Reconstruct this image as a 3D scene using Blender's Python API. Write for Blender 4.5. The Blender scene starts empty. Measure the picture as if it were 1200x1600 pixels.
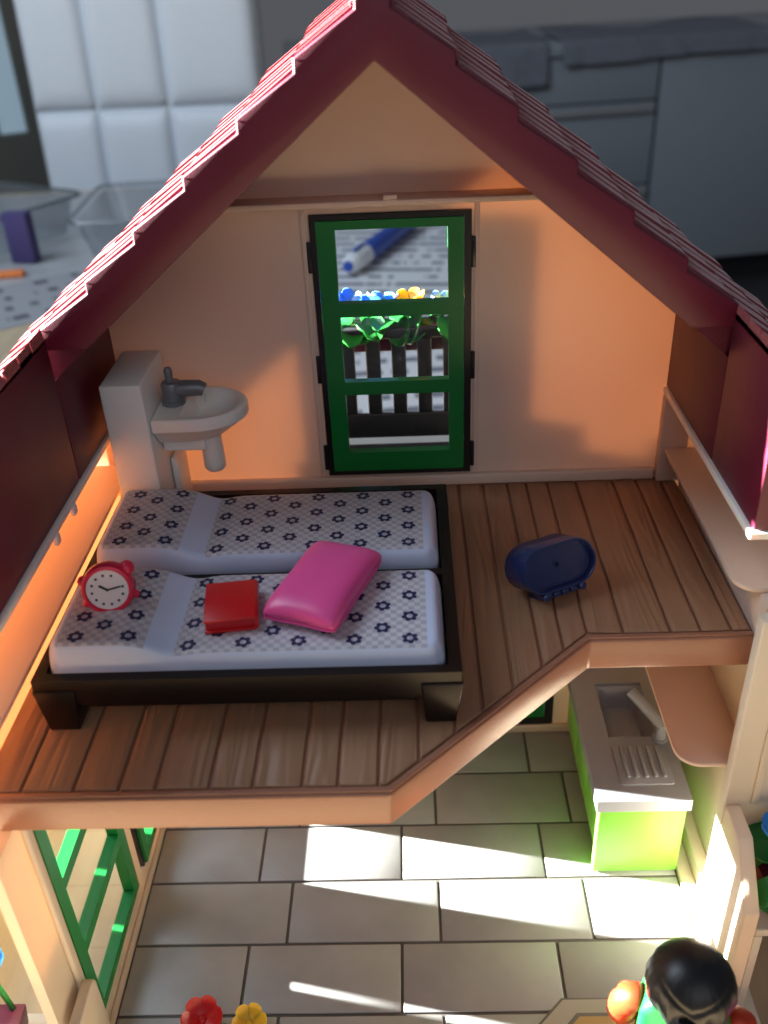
import bpy, bmesh, math, random
from mathutils import Vector, Matrix
random.seed(7)
S = 0.01                      # everything below is written in centimetres
sc = bpy.context.scene
COL = sc.collection
R = math.radians

# ------------------------------------------------------------------ camera
cam = bpy.data.cameras.new('camera'); camo = bpy.data.objects.new('camera', cam); COL.objects.link(camo)
CAM = Vector((0.708, -32.36, 18.612))
def cam_axes(p, y, r):
    p, y, r = R(p), R(y), R(r)
    f = Vector((math.sin(y)*math.cos(p), math.cos(y)*math.cos(p), -math.sin(p)))
    rt = Vector((math.cos(y), -math.sin(y), 0)); up = rt.cross(f)
    return rt*math.cos(r)+up*math.sin(r), up*math.cos(r)-rt*math.sin(r), f
rt, up, fw = cam_axes(31.607, -2.241, -2.849)
m = Matrix((rt, up, -fw)).transposed().to_4x4(); m.translation = CAM*S
camo.matrix_world = m
cam.sensor_fit = 'VERTICAL'; cam.sensor_height = 36; cam.sensor_width = 27; cam.lens = 1458.67*36/1600
cam.clip_start = 0.02; cam.clip_end = 60
cam.dof.use_dof = True; cam.dof.focus_distance = 0.315; cam.dof.aperture_fstop = 12.0
sc.camera = camo
sc.render.resolution_x, sc.render.resolution_y = 768, 1024

# ------------------------------------------------------------------ light
w = bpy.data.worlds.new('World'); sc.world = w; w.use_nodes = True
bgn = w.node_tree.nodes['Background']; bgn.inputs[0].default_value = (0.70, 0.74, 0.82, 1); bgn.inputs[1].default_value = 0.125
SUN = Vector((-1.0, 0.203, 0.225)).normalized()        # towards the low sun behind on the left
def lamp(name, kind, loc, aim, power, col, **kw):
    l = bpy.data.lights.new(name, kind); o = bpy.data.objects.new(name, l); COL.objects.link(o)
    o.location = Vector(loc)*S; l.energy = power; l.color = col
    for k, v in kw.items(): setattr(l, k, v)
    o.rotation_euler = (Vector(aim)-Vector(loc)).to_track_quat('-Z', 'Y').to_euler()
    return o
tgt = Vector((-2, -6, -2))
lamp('low_sun_through_room_window', 'SPOT', tgt+SUN*600, tgt, 52000, (1.0, 0.94, 0.85), spot_size=R(7.4), spot_blend=0.12, shadow_soft_size=0.026)
lamp('room_window', 'AREA', (-95, 25, 95), (-20, 60, -5), 17.0, (0.74, 0.86, 1.0), shape='RECTANGLE', size=0.9, size_y=0.9)
lamp('room_ceiling_bounce', 'AREA', (25, -118, 72), (0, -4, 2), 2.75, (0.92, 0.94, 1.0), shape='RECTANGLE', size=1.2, size_y=0.9)
sc.view_settings.view_transform = 'Standard'; sc.view_settings.look = 'None'
sc.view_settings.exposure = 0.0; sc.view_settings.gamma = 1.0
sc.render.engine = 'CYCLES'
sc.cycles.max_bounces = 10; sc.cycles.transparent_max_bounces = 16
sc.cycles.caustics_reflective = False; sc.cycles.caustics_refractive = False
sc.cycles.sample_clamp_indirect = 4.0
sc.cycles.use_denoising = True

# ------------------------------------------------------------------ materials
MATS = {}
def nd(nt, t, **kw):
    n = nt.nodes.new(t)
    for k, v in kw.items(): setattr(n, k, v)
    return n
def plastic(name, rgb, rough=0.38, sss=0.0, rad=(0.20, 0.07, 0.03), var=0.06, bump=0.04, bscale=900, speck=0.0, metal=0.0, spec=0.5, stretch=(1, 1, 1), coat=0.0, trans=0.0, tcol=(0.97, 0.62, 0.30), sheen=0.0):
    m = bpy.data.materials.new(name); m.use_nodes = True; nt = m.node_tree; b = nt.nodes['Principled BSDF']
    tc = nd(nt, 'ShaderNodeTexCoord'); mp = nd(nt, 'ShaderNodeMapping'); mp.inputs['Scale'].default_value = stretch
    nt.links.new(tc.outputs['Object'], mp.inputs[0])
    n1 = nd(nt, 'ShaderNodeTexNoise'); n1.inputs['Scale'].default_value = 45; n1.inputs['Detail'].default_value = 5
    nt.links.new(mp.outputs[0], n1.inputs['Vector'])
    mr = nd(nt, 'ShaderNodeMapRange'); mr.inputs[3].default_value = 1-var; mr.inputs[4].default_value = 1+var
    nt.links.new(n1.outputs[0], mr.inputs[0])
    mx = nd(nt, 'ShaderNodeMix', data_type='RGBA', blend_type='MULTIPLY'); mx.inputs[0].default_value = 1
    mx.inputs[6].default_value = (*rgb, 1); nt.links.new(mr.outputs[0], mx.inputs[7])
    col = mx.outputs[2]
    if speck > 0:                                       # settled dust and scuffs
        n3 = nd(nt, 'ShaderNodeTexNoise'); n3.inputs['Scale'].default_value = 2600; n3.inputs['Detail'].default_value = 2
        nt.links.new(mp.outputs[0], n3.inputs['Vector'])
        r3 = nd(nt, 'ShaderNodeMapRange'); r3.inputs[1].default_value = 0.62; r3.inputs[2].default_value = 0.80; r3.inputs[4].default_value = speck
        nt.links.new(n3.outputs[0], r3.inputs[0])
        m3 = nd(nt, 'ShaderNodeMix', data_type='RGBA'); m3.inputs[7].default_value = (0.55, 0.5, 0.5, 1)
        nt.links.new(r3.outputs[0], m3.inputs[0]); nt.links.new(col, m3.inputs[6]); col = m3.outputs[2]
    nt.links.new(col, b.inputs['Base Color'])
    n2 = nd(nt, 'ShaderNodeTexNoise'); n2.inputs['Scale'].default_value = bscale; n2.inputs['Detail'].default_value = 3
    nt.links.new(mp.outputs[0], n2.inputs['Vector'])
    bp = nd(nt, 'ShaderNodeBump'); bp.inputs['Strength'].default_value = bump; bp.inputs['Distance'].default_value = 0.001
    nt.links.new(n2.outputs[0], bp.inputs['Height']); nt.links.new(bp.outputs[0], b.inputs['Normal'])
    r2 = nd(nt, 'ShaderNodeMapRange'); r2.inputs[3].default_value = rough*0.85; r2.inputs[4].default_value = rough*1.15
    nt.links.new(n1.outputs[0], r2.inputs[0]); nt.links.new(r2.outputs[0], b.inputs['Roughness'])
    b.inputs['Metallic'].default_value = metal; b.inputs['Specular IOR Level'].default_value = spec
    if coat: b.inputs['Coat Weight'].default_value = coat; b.inputs['Coat Roughness'].default_value = 0.1
    if sss:
        b.inputs['Subsurface Weight'].default_value = sss; b.inputs['Subsurface Radius'].default_value = rad
        b.inputs['Subsurface Scale'].default_value = S
    if sheen:
        b.inputs['Sheen Weight'].default_value = sheen; b.inputs['Sheen Roughness'].default_value = 0.35; b.inputs['Sheen Tint'].default_value = (1.0, 0.86, 0.86, 1)
    if trans:                                           # thin plastic that lets sunlight through
        tb = nd(nt, 'ShaderNodeBsdfTranslucent'); tb.inputs[0].default_value = (*tcol, 1)
        ms = nd(nt, 'ShaderNodeMixShader'); ms.inputs[0].default_value = trans
        nt.links.new(b.outputs[0], ms.inputs[1]); nt.links.new(tb.outputs[0], ms.inputs[2]); nt.links.new(ms.outputs[0], nt.nodes['Material Output'].inputs[0])
    MATS[name] = m
    return m
cream = plastic('ivory_plastic', (0.84, 0.69, 0.59), 0.45, trans=0.185, tcol=(0.98, 0.60, 0.35), var=0.03, bump=0.05, speck=0.10)
cream2 = plastic('ivory_wall_plastic', (0.82, 0.73, 0.60), 0.45, trans=0.10, tcol=(0.98, 0.66, 0.40), var=0.03, bump=0.05, speck=0.08)
white_p = plastic('white_plastic', (0.92, 0.90, 0.87), 0.33, sss=0.5, rad=(0.12, 0.05, 0.03), var=0.02)
maroon = plastic('maroon_plastic', (0.105, 0.003, 0.024), 0.46, var=0.12, bump=0.10, bscale=2600, speck=0.10)
shing = plastic('dusty_shingle_plastic', (0.25, 0.055, 0.07), 0.42, var=0.25, bump=0.3, bscale=1400, speck=0.35, sheen=0.25, stretch=(1, 0.25, 1))
brown = plastic('brown_plastic', (0.35, 0.160, 0.10), 0.34, var=0.10, bump=0.08, speck=0.20)
green = plastic('green_plastic', (0.008, 0.21, 0.042), 0.30, sss=0.3, rad=(0.03, 0.12, 0.05), var=0.05)
lime = plastic('lime_plastic', (0.25, 0.63, 0.075), 0.36, sss=0.4, rad=(0.10, 0.16, 0.03), var=0.03)
black = plastic('black_plastic', (0.012, 0.011, 0.013), 0.30, var=0.1)
fence_m = plastic('dark_grey_plastic', (0.030, 0.033, 0.038), 0.35, var=0.1)
bedm = plastic('dark_brown_plastic', (0.014, 0.008, 0.0065), 0.32, var=0.15, bump=0.03, speck=0.0, spec=0.22)
silver = plastic('silver_plastic', (0.31, 0.335, 0.38), 0.30, metal=0.12, var=0.06)
tapm = plastic('grey_tap_plastic', (0.19, 0.20, 0.22), 0.36, metal=0.3, var=0.1)
red = plastic('red_plastic', (0.58, 0.010, 0.014), 0.34, sss=0.0, var=0.06)
orangered = plastic('orange_red_plastic', (0.62, 0.045, 0.012), 0.4, var=0.05)
crim = plastic('crimson_plastic', (0.72, 0.020, 0.075), 0.28, sss=0.25, var=0.05)
pink = plastic('pink_plastic', (0.80, 0.095, 0.34), 0.33, sss=0.35, var=0.03, bump=0.03)
navy = plastic('navy_plastic', (0.020, 0.032, 0.12), 0.24, var=0.06)
printb = plastic('navy_print', (0.018, 0.020, 0.085), 0.45, var=0.05)
inkb = plastic('black_print', (0.01, 0.01, 0.01), 0.5, var=0.02)
facew = plastic('clock_face_print', (0.80, 0.77, 0.80), 0.45, var=0.02)
hairm = plastic('black_hair_plastic', (0.008, 0.008, 0.010), 0.36, var=0.1, bump=0.05)
skin = plastic('skin_plastic', (0.80, 0.45, 0.30), 0.4, sss=0.3)
leafm = plastic('leaf_plastic', (0.014, 0.19, 0.030), 0.36, sss=0.2, rad=(0.05, 0.2, 0.05), var=0.12)
bluef = plastic('blue_flower_plastic', (0.06, 0.28, 0.72), 0.36, sss=0.4, rad=(0.06, 0.1, 0.2))
yel = plastic('yellow_plastic', (0.86, 0.52, 0.03), 0.36, sss=0.4, rad=(0.2, 0.12, 0.04))
grout = plastic('grout_print', (0.10, 0.094, 0.088), 0.5)
matband = plastic('mat_border_print', (0.36, 0.34, 0.31), 0.45)
mattan = plastic('mat_tan_print', (0.42, 0.26, 0.11), 0.5, var=0.2)
whiteleather = plastic('white_leather', (0.72, 0.78, 0.84), 0.5, var=0.02, bump=0.2, bscale=300)
cabm = plastic('grey_cabinet_lacquer', (0.42, 0.46, 0.51), 0.35, var=0.02)
cabd = plastic('cabinet_dark', (0.02, 0.022, 0.024), 0.5)
handm = plastic('brushed_steel', (0.6, 0.61, 0.62), 0.4, metal=0.6)
clothm = plastic('grey_cloth', (0.26, 0.28, 0.33), 0.9, var=0.25, bump=0.3, bscale=250)
doorfr = plastic('olive_grey_frame', (0.12, 0.12, 0.10), 0.5)
purple = plastic('violet_card', (0.05, 0.04, 0.15), 0.5)
orangem = plastic('orange_card', (0.75, 0.22, 0.06), 0.5)
penb = plastic('blue_pen_plastic', (0.015, 0.07, 0.42), 0.3)
penw = plastic('white_pen_plastic', (0.75, 0.80, 0.85), 0.3)
carpet = plastic('room_floor_grey', (0.06, 0.062, 0.064), 0.6, var=0.1)
card = plastic('plain_cardboard', (0.40, 0.28, 0.17), 0.75, var=0.08)

def glass(name, tint=(1, 1, 1), gl=0.10, rough=0.03):
    m = bpy.data.materials.new(name); m.use_nodes = True; nt = m.node_tree; nt.nodes.remove(nt.nodes['Principled BSDF'])
    out = nt.nodes['Material Output']; t = nd(nt, 'ShaderNodeBsdfTransparent'); t.inputs[0].default_value = (*tint, 1)
    g = nd(nt, 'ShaderNodeBsdfGlossy'); g.inputs['Roughness'].default_value = rough
    lw = nd(nt, 'ShaderNodeLayerWeight'); lw.inputs[0].default_value = 0.35
    mr = nd(nt, 'ShaderNodeMapRange'); mr.inputs[3].default_value = gl*0.4; mr.inputs[4].default_value = min(1, gl*5)
    nt.links.new(lw.outputs['Fresnel'], mr.inputs[0])
    mx = nd(nt, 'ShaderNodeMixShader'); nt.links.new(mr.outputs[0], mx.inputs[0])
    nt.links.new(t.outputs[0], mx.inputs[1]); nt.links.new(g.outputs[0], mx.inputs[2]); nt.links.new(mx.outputs[0], out.inputs[0])
    return m
clear = glass('clear_window_plastic', (0.97, 0.98, 0.98), 0.04)
trayg = glass('clear_tray_plastic', (0.93, 0.94, 0.95), 0.07, 0.12)

def mat_mattress():
    m = plastic('printed_mattress_plastic', (0.58, 0.65, 0.85), 0.36, sss=0.3, rad=(0.1, 0.1, 0.12), var=0.02, bump=0.02)
    nt = m.node_tree; b = nt.nodes['Principled BSDF']; tc = nt.nodes['Texture Coordinate']
    src = b.inputs['Base Color'].links[0].from_socket
    sx = nd(nt, 'ShaderNodeSeparateXYZ'); nt.links.new(tc.outputs['Object'], sx.inputs[0])
    M = lambda op, a, b_=None, c=None: _math(nt, op, a, b_, c)
    X, Y = sx.outputs[0], sx.outputs[1]
    c = 0.168*S
    par = M('MODULO', M('ADD', M('FLOOR', M('DIVIDE', M('ADD', X, 1.0), c)), M('FLOOR', M('DIVIDE', M('ADD', Y, 1.0), c))), 2.0)
    inr = lambda v, a, b_: M('MULTIPLY', M('GREATER_THAN', v, a*S), M('LESS_THAN', v, b_*S))
    xm = M('MAXIMUM', inr(X, -5.12, -2.72), inr(X, -1.95, 5.0))
    mask = M('MULTIPLY', xm, inr(Y, -1.80, 1.84))
    ck = nd(nt, 'ShaderNodeMix', data_type='RGBA'); ck.inputs[6].default_value = (0.43, 0.43, 0.51, 1); ck.inputs[7].default_value = (0.60, 0.58, 0.62, 1)
    nt.links.new(par, ck.inputs[0])
    mx = nd(nt, 'ShaderNodeMix', data_type='RGBA'); nt.links.new(mask, mx.inputs[0]); nt.links.new(src, mx.inputs[6]); nt.links.new(ck.outputs[2], mx.inputs[7])
    nt.links.new(mx.outputs[2], b.inputs['Base Color'])
    return m
def _math(nt, op, a, b=None, c=None):
    n = nd(nt, 'ShaderNodeMath', operation=op)
    for i, v in enumerate((a, b, c)):
        if v is None: continue
        if isinstance(v, (int, float)): n.inputs[i].default_value = v
        else: nt.links.new(v, n.inputs[i])
    return n.outputs[0]
mattm = mat_mattress()

def mat_plank():                                        # moulded wood grain: long ridges along the plank
    m = plastic('moulded_plank_plastic', (0.35, 0.188, 0.108), 0.42, var=0.08, bump=0.05, speck=0.05)
    nt = m.node_tree; b = nt.nodes['Principled BSDF']; tc = nt.nodes['Texture Coordinate']
    oi = nd(nt, 'ShaderNodeObjectInfo')
    ad = nd(nt, 'ShaderNodeVectorMath', operation='ADD'); nt.links.new(tc.outputs['Object'], ad.inputs[0])
    cx = nd(nt, 'ShaderNodeCombineXYZ'); nt.links.new(oi.outputs['Random'], cx.inputs[1]); nt.links.new(cx.outputs[0], ad.inputs[1])
    mp = nd(nt, 'ShaderNodeMapping'); mp.inputs['Scale'].default_value = (120, 10, 1); nt.links.new(ad.outputs[0], mp.inputs[0])
    n = nd(nt, 'ShaderNodeTexNoise'); n.inputs['Scale'].default_value = 1.0; n.inputs['Detail'].default_value = 1.2; n.inputs['Distortion'].default_value = 2.2
    nt.links.new(mp.outputs[0], n.inputs['Vector'])
    bp = nd(nt, 'ShaderNodeBump'); bp.inputs['Strength'].default_value = 0.55; bp.inputs['Distance'].default_value = 0.0022
    nt.links.new(n.outputs[0], bp.inputs['Height'])
    old = b.inputs['Normal'].links[0].from_node
    nt.links.new(old.outputs[0], bp.inputs['Normal']); nt.links.new(bp.outputs[0], b.inputs['Normal'])
    src = b.inputs['Base Color'].links[0].from_socket
    mr = nd(nt, 'ShaderNodeMapRange'); mr.inputs[1].default_value = 0.3; mr.inputs[2].default_value = 0.7; mr.inputs[3].default_value = 0.95; mr.inputs[4].default_value = 1.04
    nt.links.new(n.outputs[0], mr.inputs[0])
    mx = nd(nt, 'ShaderNodeMix', data_type='RGBA', blend_type='MULTIPLY'); mx.inputs[0].default_value = 1
    nt.links.new(src, mx.inputs[6]); nt.links.new(mr.outputs[0], mx.inputs[7]); nt.links.new(mx.outputs[2], b.inputs['Base Color'])
    return m
plankm = mat_plank()

def mat_tile():
    m = plastic('printed_tile', (0.335, 0.35, 0.36), 0.36, var=0.28, bump=0.02)
    nt = m.node_tree
    tc = nt.nodes['Texture Coordinate']; mp = nt.nodes['Mapping']
    oi = nd(nt, 'ShaderNodeObjectInfo'); ad = nd(nt, 'ShaderNodeVectorMath', operation='ADD'); sclv = nd(nt, 'ShaderNodeVectorMath', operation='SCALE')
    cb = nd(nt, 'ShaderNodeCombineXYZ'); nt.links.new(oi.outputs['Random'], cb.inputs[0]); nt.links.new(oi.outputs['Random'], cb.inputs[2])
    nt.links.new(cb.outputs[0], sclv.inputs[0]); sclv.inputs['Scale'].default_value = 3.0
    nt.links.new(tc.outputs['Object'], ad.inputs[0]); nt.links.new(sclv.outputs[0], ad.inputs[1]); nt.links.new(ad.outputs[0], mp.inputs[0])
    return m
tilem = mat_tile()

def mat_table():
    m = plastic('light_wood_table', (0.50, 0.39, 0.25), 0.42, var=0.10, bump=0.02)
    nt = m.node_tree; b = nt.nodes['Principled BSDF']; tc = nt.nodes['Texture Coordinate']
    mp = nd(nt, 'ShaderNodeMapping'); mp.inputs['Scale'].default_value = (70, 2.5, 1); nt.links.new(tc.outputs['Object'], mp.inputs[0])
    n = nd(nt, 'ShaderNodeTexNoise'); n.inputs['Scale'].default_value = 1; n.inputs['Detail'].default_value = 6; nt.links.new(mp.outputs[0], n.inputs['Vector'])
    src = b.inputs['Base Color'].links[0].from_socket
    mr = nd(nt, 'ShaderNodeMapRange'); mr.inputs[1].default_value = 0.3; mr.inputs[2].default_value = 0.7; mr.inputs[3].default_value = 0.72; mr.inputs[4].default_value = 1.12
    nt.links.new(n.outputs[0], mr.inputs[0])
    mx = nd(nt, 'ShaderNodeMix', data_type='RGBA', blend_type='MULTIPLY'); mx.inputs[0].default_value = 1
    nt.links.new(src, mx.inputs[6]); nt.links.new(mr.outputs[0], mx.inputs[7]); nt.links.new(mx.outputs[2], b.inputs['Base Color'])
    return m
tablem = mat_table()

def mat_paper(name, rgb, ink, lh=0.9, dens=0.50, amt=0.8):   # a sheet with rows of unreadable small print
    m = bpy.data.materials.new(name); m.use_nodes = True; nt = m.node_tree; b = nt.nodes['Principled BSDF']; b.inputs['Roughness'].default_value = 0.8
    tc = nd(nt, 'ShaderNodeTexCoord'); sx = nd(nt, 'ShaderNodeSeparateXYZ'); nt.links.new(tc.outputs['Object'], sx.inputs[0])
    M = lambda op, a, b_=None: _math(nt, op, a, b_)
    row = M('DIVIDE', M('ADD', sx.outputs[1], 5.0), lh*S); fr = M('FRACT', row); fl = M('FLOOR', row)
    on = M('MULTIPLY', M('GREATER_THAN', fr, 0.30), M('LESS_THAN', fr, 0.72))
    cb = nd(nt, 'ShaderNodeCombineXYZ'); nt.links.new(M('MULTIPLY', sx.outputs[0], 60.0), cb.inputs[0]); nt.links.new(M('MULTIPLY', fl, 7.31), cb.inputs[1])
    n = nd(nt, 'ShaderNodeTexNoise'); n.inputs['Scale'].default_value = 1.0; n.inputs['Detail'].default_value = 3; nt.links.new(cb.outputs[0], n.inputs['Vector'])
    k = M('MULTIPLY', M('MULTIPLY', on, M('GREATER_THAN', n.outputs[0], dens)), amt)
    mx = nd(nt, 'ShaderNodeMix', data_type='RGBA'); mx.inputs[6].default_value = (*rgb, 1); mx.inputs[7].default_value = (*ink, 1)
    nt.links.new(k, mx.inputs[0]); nt.links.new(mx.outputs[2], b.inputs['Base Color'])
    return m
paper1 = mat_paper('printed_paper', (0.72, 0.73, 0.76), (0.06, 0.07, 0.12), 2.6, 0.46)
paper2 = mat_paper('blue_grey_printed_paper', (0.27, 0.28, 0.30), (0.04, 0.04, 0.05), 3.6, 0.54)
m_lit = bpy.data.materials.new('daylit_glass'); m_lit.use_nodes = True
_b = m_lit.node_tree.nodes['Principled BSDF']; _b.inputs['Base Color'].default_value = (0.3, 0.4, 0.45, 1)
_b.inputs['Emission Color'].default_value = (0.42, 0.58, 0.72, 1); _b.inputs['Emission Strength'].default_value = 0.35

# ------------------------------------------------------------------ builders (cm)
def wloc(p):
    v = Vector((0, 0, 0))
    while p is not None: v += p.location/S; p = p.parent
    return v
def link(name, bm, mat, parent=None, world=True, smooth=False, auto=None):
    """one mesh object; with world=True the geometry is given in world cm"""
    if world and parent is not None:
        o3 = wloc(parent); bmesh.ops.translate(bm, verts=bm.verts, vec=-o3)
    bmesh.ops.recalc_face_normals(bm, faces=bm.faces)
    bmesh.ops.scale(bm, verts=bm.verts, vec=(S, S, S))
    me = bpy.data.meshes.new(name); bm.to_mesh(me); bm.free()
    me.materials.append(mat)
    if smooth:
        me.shade_smooth()
        if auto: me.set_sharp_from_angle(angle=R(auto))
    o = bpy.data.objects.new(name, me); COL.objects.link(o)
    if parent is not None: o.parent = parent
    return o
def thing(name, label, cat, loc=(0, 0, 0), rotz=0, group=None, kind=None):
    o = bpy.data.objects.new(name, None); COL.objects.link(o); o.location = Vector(loc)*S; o.rotation_euler = (0, 0, R(rotz)); o.empty_display_size = 0.01
    tag(o, label, cat, group, kind); return o
def tag(o, label, cat=None, group=None, kind=None):
    o['label'] = label
    if cat: o['category'] = cat
    if group: o['group'] = group
    if kind: o['kind'] = kind
    return o
def prism(bm, poly, a0, a1, axis='y', bev=0.0, seg=2):
    """extrude a 2D polygon; axis y: poly is (x,z); axis z: poly is (x,y); axis x: poly is (y,z)"""
    def P(u, v, a): return {'y': (u, a, v), 'z': (u, v, a), 'x': (a, u, v)}[axis]
    t = bmesh.new()
    A = [t.verts.new(P(u, v, a0)) for u, v in poly]; B = [t.verts.new(P(u, v, a1)) for u, v in poly]
    t.faces.new(A); t.faces.new(B[::-1]); n = len(poly)
    for i in range(n): t.faces.new((A[i], B[i], B[(i+1) % n], A[(i+1) % n]))
    bmesh.ops.recalc_face_normals(t, faces=t.faces)
    if bev > 0:
        es = [e for e in t.edges if len(e.link_faces) == 2 and e.calc_face_angle() > 0.5]
        bmesh.ops.bevel(t, geom=es, offset=bev, segments=seg, profile=0.5, affect='EDGES', clamp_overlap=True)
    me = bpy.data.meshes.new('tmp'); t.to_mesh(me); t.free(); bm.from_mesh(me); bpy.data.meshes.remove(me)
    return bm
def box(bm, x0, x1, y0, y1, z0, z1, bev=0.0, seg=2):
    return prism(bm, [(x0, z0), (x1, z0), (x1, z1), (x0, z1)], y0, y1, 'y', bev, seg)
def bxo(name, x0, x1, y0, y1, z0, z1, mat, parent, bev=0.04, seg=2, world=True):
    return link(name, box(bmesh.new(), x0, x1, y0, y1, z0, z1, bev, seg), mat, parent, world, smooth=bev > 0, auto=50)
def rrect(x0, x1, y0, y1, r, n=6):
    P = []
    for cx, cy, a in ((x1-r, y1-r, 0), (x0+r, y1-r, 90), (x0+r, y0+r, 180), (x1-r, y0+r, 270)):
        for i in range(n+1): t = R(a+90*i/n); P.append((cx+r*math.cos(t), cy+r*math.sin(t)))
    return P
def plate(bm, us, vs, holes, t0, t1, axis):
    """flat plate cut into cells with some left open; watertight"""
    def P(u, v, a): return {'y': (u, a, v), 'x': (a, u, v), 'z': (u, v, a)}[axis]
    V = {}
    def vt(i, j, k):
        if (i, j, k) not in V: V[(i, j, k)] = bm.verts.new(P(us[i], vs[j], (t0, t1)[k]))
        return V[(i, j, k)]
    full = {(i, j) for i in range(len(us)-1) for j in range(len(vs)-1)}-set(holes)
    for i, j in full:
        for k in (0, 1): bm.faces.new([vt(i, j, k), vt(i+1, j, k), vt(i+1, j+1, k), vt(i, j+1, k)])
        for (di, dj, a, b) in ((-1, 0, (i, j), (i, j+1)), (1, 0, (i+1, j), (i+1, j+1)), (0, -1, (i, j), (i+1, j)), (0, 1, (i, j+1), (i+1, j+1))):
            if (i+di, j+dj) not in full: bm.faces.new([vt(*a, 0), vt(*b, 0), vt(*b, 1), vt(*a, 1)])
    return bm
def tube(bm, pts, rad, seg=12, cap=True):
    pts = [Vector(p) for p in pts]; n = len(pts); rads = rad if isinstance(rad, (list, tuple)) else [rad]*n
    rings = []; ref = Vector((0.13, 0.31, 1)).normalized()
    for i, p in enumerate(pts):
        d = (pts[min(i+1, n-1)]-pts[max(i-1, 0)]).normalized()
        if abs(d.dot(ref)) > 0.97: ref = Vector((1, 0.2, 0)).normalized()
        a = d.cross(ref).normalized(); b = d.cross(a).normalized()
        rings.append([bm.verts.new(p+(a*math.cos(2*math.pi*k/seg)+b*math.sin(2*math.pi*k/seg))*rads[i]) for k in range(seg)])
    for i in range(n-1):
        for k in range(seg): bm.faces.new((rings[i][k], rings[i][(k+1) % seg], rings[i+1][(k+1) % seg], rings[i+1][k]))
    if cap: bm.faces.new(rings[0]); bm.faces.new(rings[-1])
    return bm
def lathe(bm, prof, c=(0, 0, 0), seg=28, axis='z'):
    rings = []
    for r, h in prof:
        ring = []
        for k in range(seg):
            t = 2*math.pi*k/seg; a, b = r*math.cos(t), r*math.sin(t)
            ring.append(bm.verts.new(Vector(c)+Vector({'z': (a, b, h), 'y': (a, h, b), 'x': (h, a, b)}[axis])))
        rings.append(ring)
    for i in range(len(rings)-1):
        for k in range(seg): bm.faces.new((rings[i][k], rings[i][(k+1) % seg], rings[i+1][(k+1) % seg], rings[i+1][k]))
    bm.faces.new(rings[0]); bm.faces.new(rings[-1])
    return bm
def xf(bm, mat4): bmesh.ops.transform(bm, matrix=mat4, verts=bm.verts); return bm
def ellipsoid(bm, c, r, u=24, v=16):
    bmesh.ops.create_uvsphere(bm, u_segments=u, v_segments=v, radius=1, matrix=Matrix.Translation(Vector(c)) @ Matrix.Diagonal((*r, 1)))
    return bm

TZ = -14.0                                             # table top
# ------------------------------------------------------------------ surface and background
t = link('table_top', box(bmesh.new(), -120, 24, -60, 122, TZ-3, TZ, 0.3), tablem, None); tag(t, 'light wooden table top carrying the toy house', kind='structure')
t = link('room_floor', box(bmesh.new(), -250, 300, -80, 420, -92, -88), carpet, None); tag(t, 'dark grey room floor behind the table', kind='structure')

# upholstered chair
ch = thing('dining_chair', 'white quilted leather chair standing behind the table', 'chair', (-43.5, 137, -88))
def cushion(bm, x0, x1, z0, z1, y, d, nx=14, nz=14, lean=0.0):
    rows = []
    for j in range(nz+1):
        row = []
        for i in range(nx+1):
            u, v = i/nx, j/nz
            e = (1-abs(2*u-1)**6)*(1-abs(2*v-1)**6)
            row.append(bm.verts.new((x0+(x1-x0)*u, y-d*(max(e, 0)**0.5)+lean*(z0+(z1-z0)*v), z0+(z1-z0)*v)))
        rows.append(row)
    for j in range(nz):
        for i in range(nx): bm.faces.new((rows[j][i], rows[j][i+1], rows[j+1][i+1], rows[j+1][i]))
    back = [bm.verts.new((x, y+2.5+lean*z, z)) for x, z in ((x0, z0), (x1, z0), (x1, z1), (x0, z1))]
    bm.faces.new(back)
    edge = [rows[0], [r[-1] for r in rows], rows[-1][::-1], [r[0] for r in rows][::-1]]
    for k in range(4):
        e = edge[k]; a, b = back[k], back[(k+1) % 4]
        bm.faces.new(e+[b, a])
    return bm
LE = 0.06
bk = link('backrest', box(bmesh.new(), -20.2, 20.2, 0.2, 6, 40, 106, 1.0), whiteleather, ch, world=False, smooth=True, auto=60)
for vtx in bk.data.vertices: vtx.co.y += LE*vtx.co.z
xs = [-20.0, -9.0, 3.6, 20.0]; zs = [42, 62.5, 83.0, 105.5]
for i in range(3):
    for j in range(3):
        link('quilted_cushion', cushion(bmesh.new(), xs[i]+0.15, xs[i+1]-0.15, zs[j]+0.15, zs[j+1]-0.15, 0.0, 1.2, lean=LE), whiteleather, ch, world=False, smooth=True, auto=70)
link('seat', box(bmesh.new(), -21, 21, -40, 3, 38, 47, 2.0, 3), whiteleather, ch, world=False, smooth=True, auto=60)
for sx in (-1, 1):
    for yy in (-37, 3): link('leg', tube(bmesh.new(), [(sx*18, yy, 38.5), (sx*18.5, yy, 0)], [1.6, 1.2]), handm, ch, world=False, smooth=True, auto=60)

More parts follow.
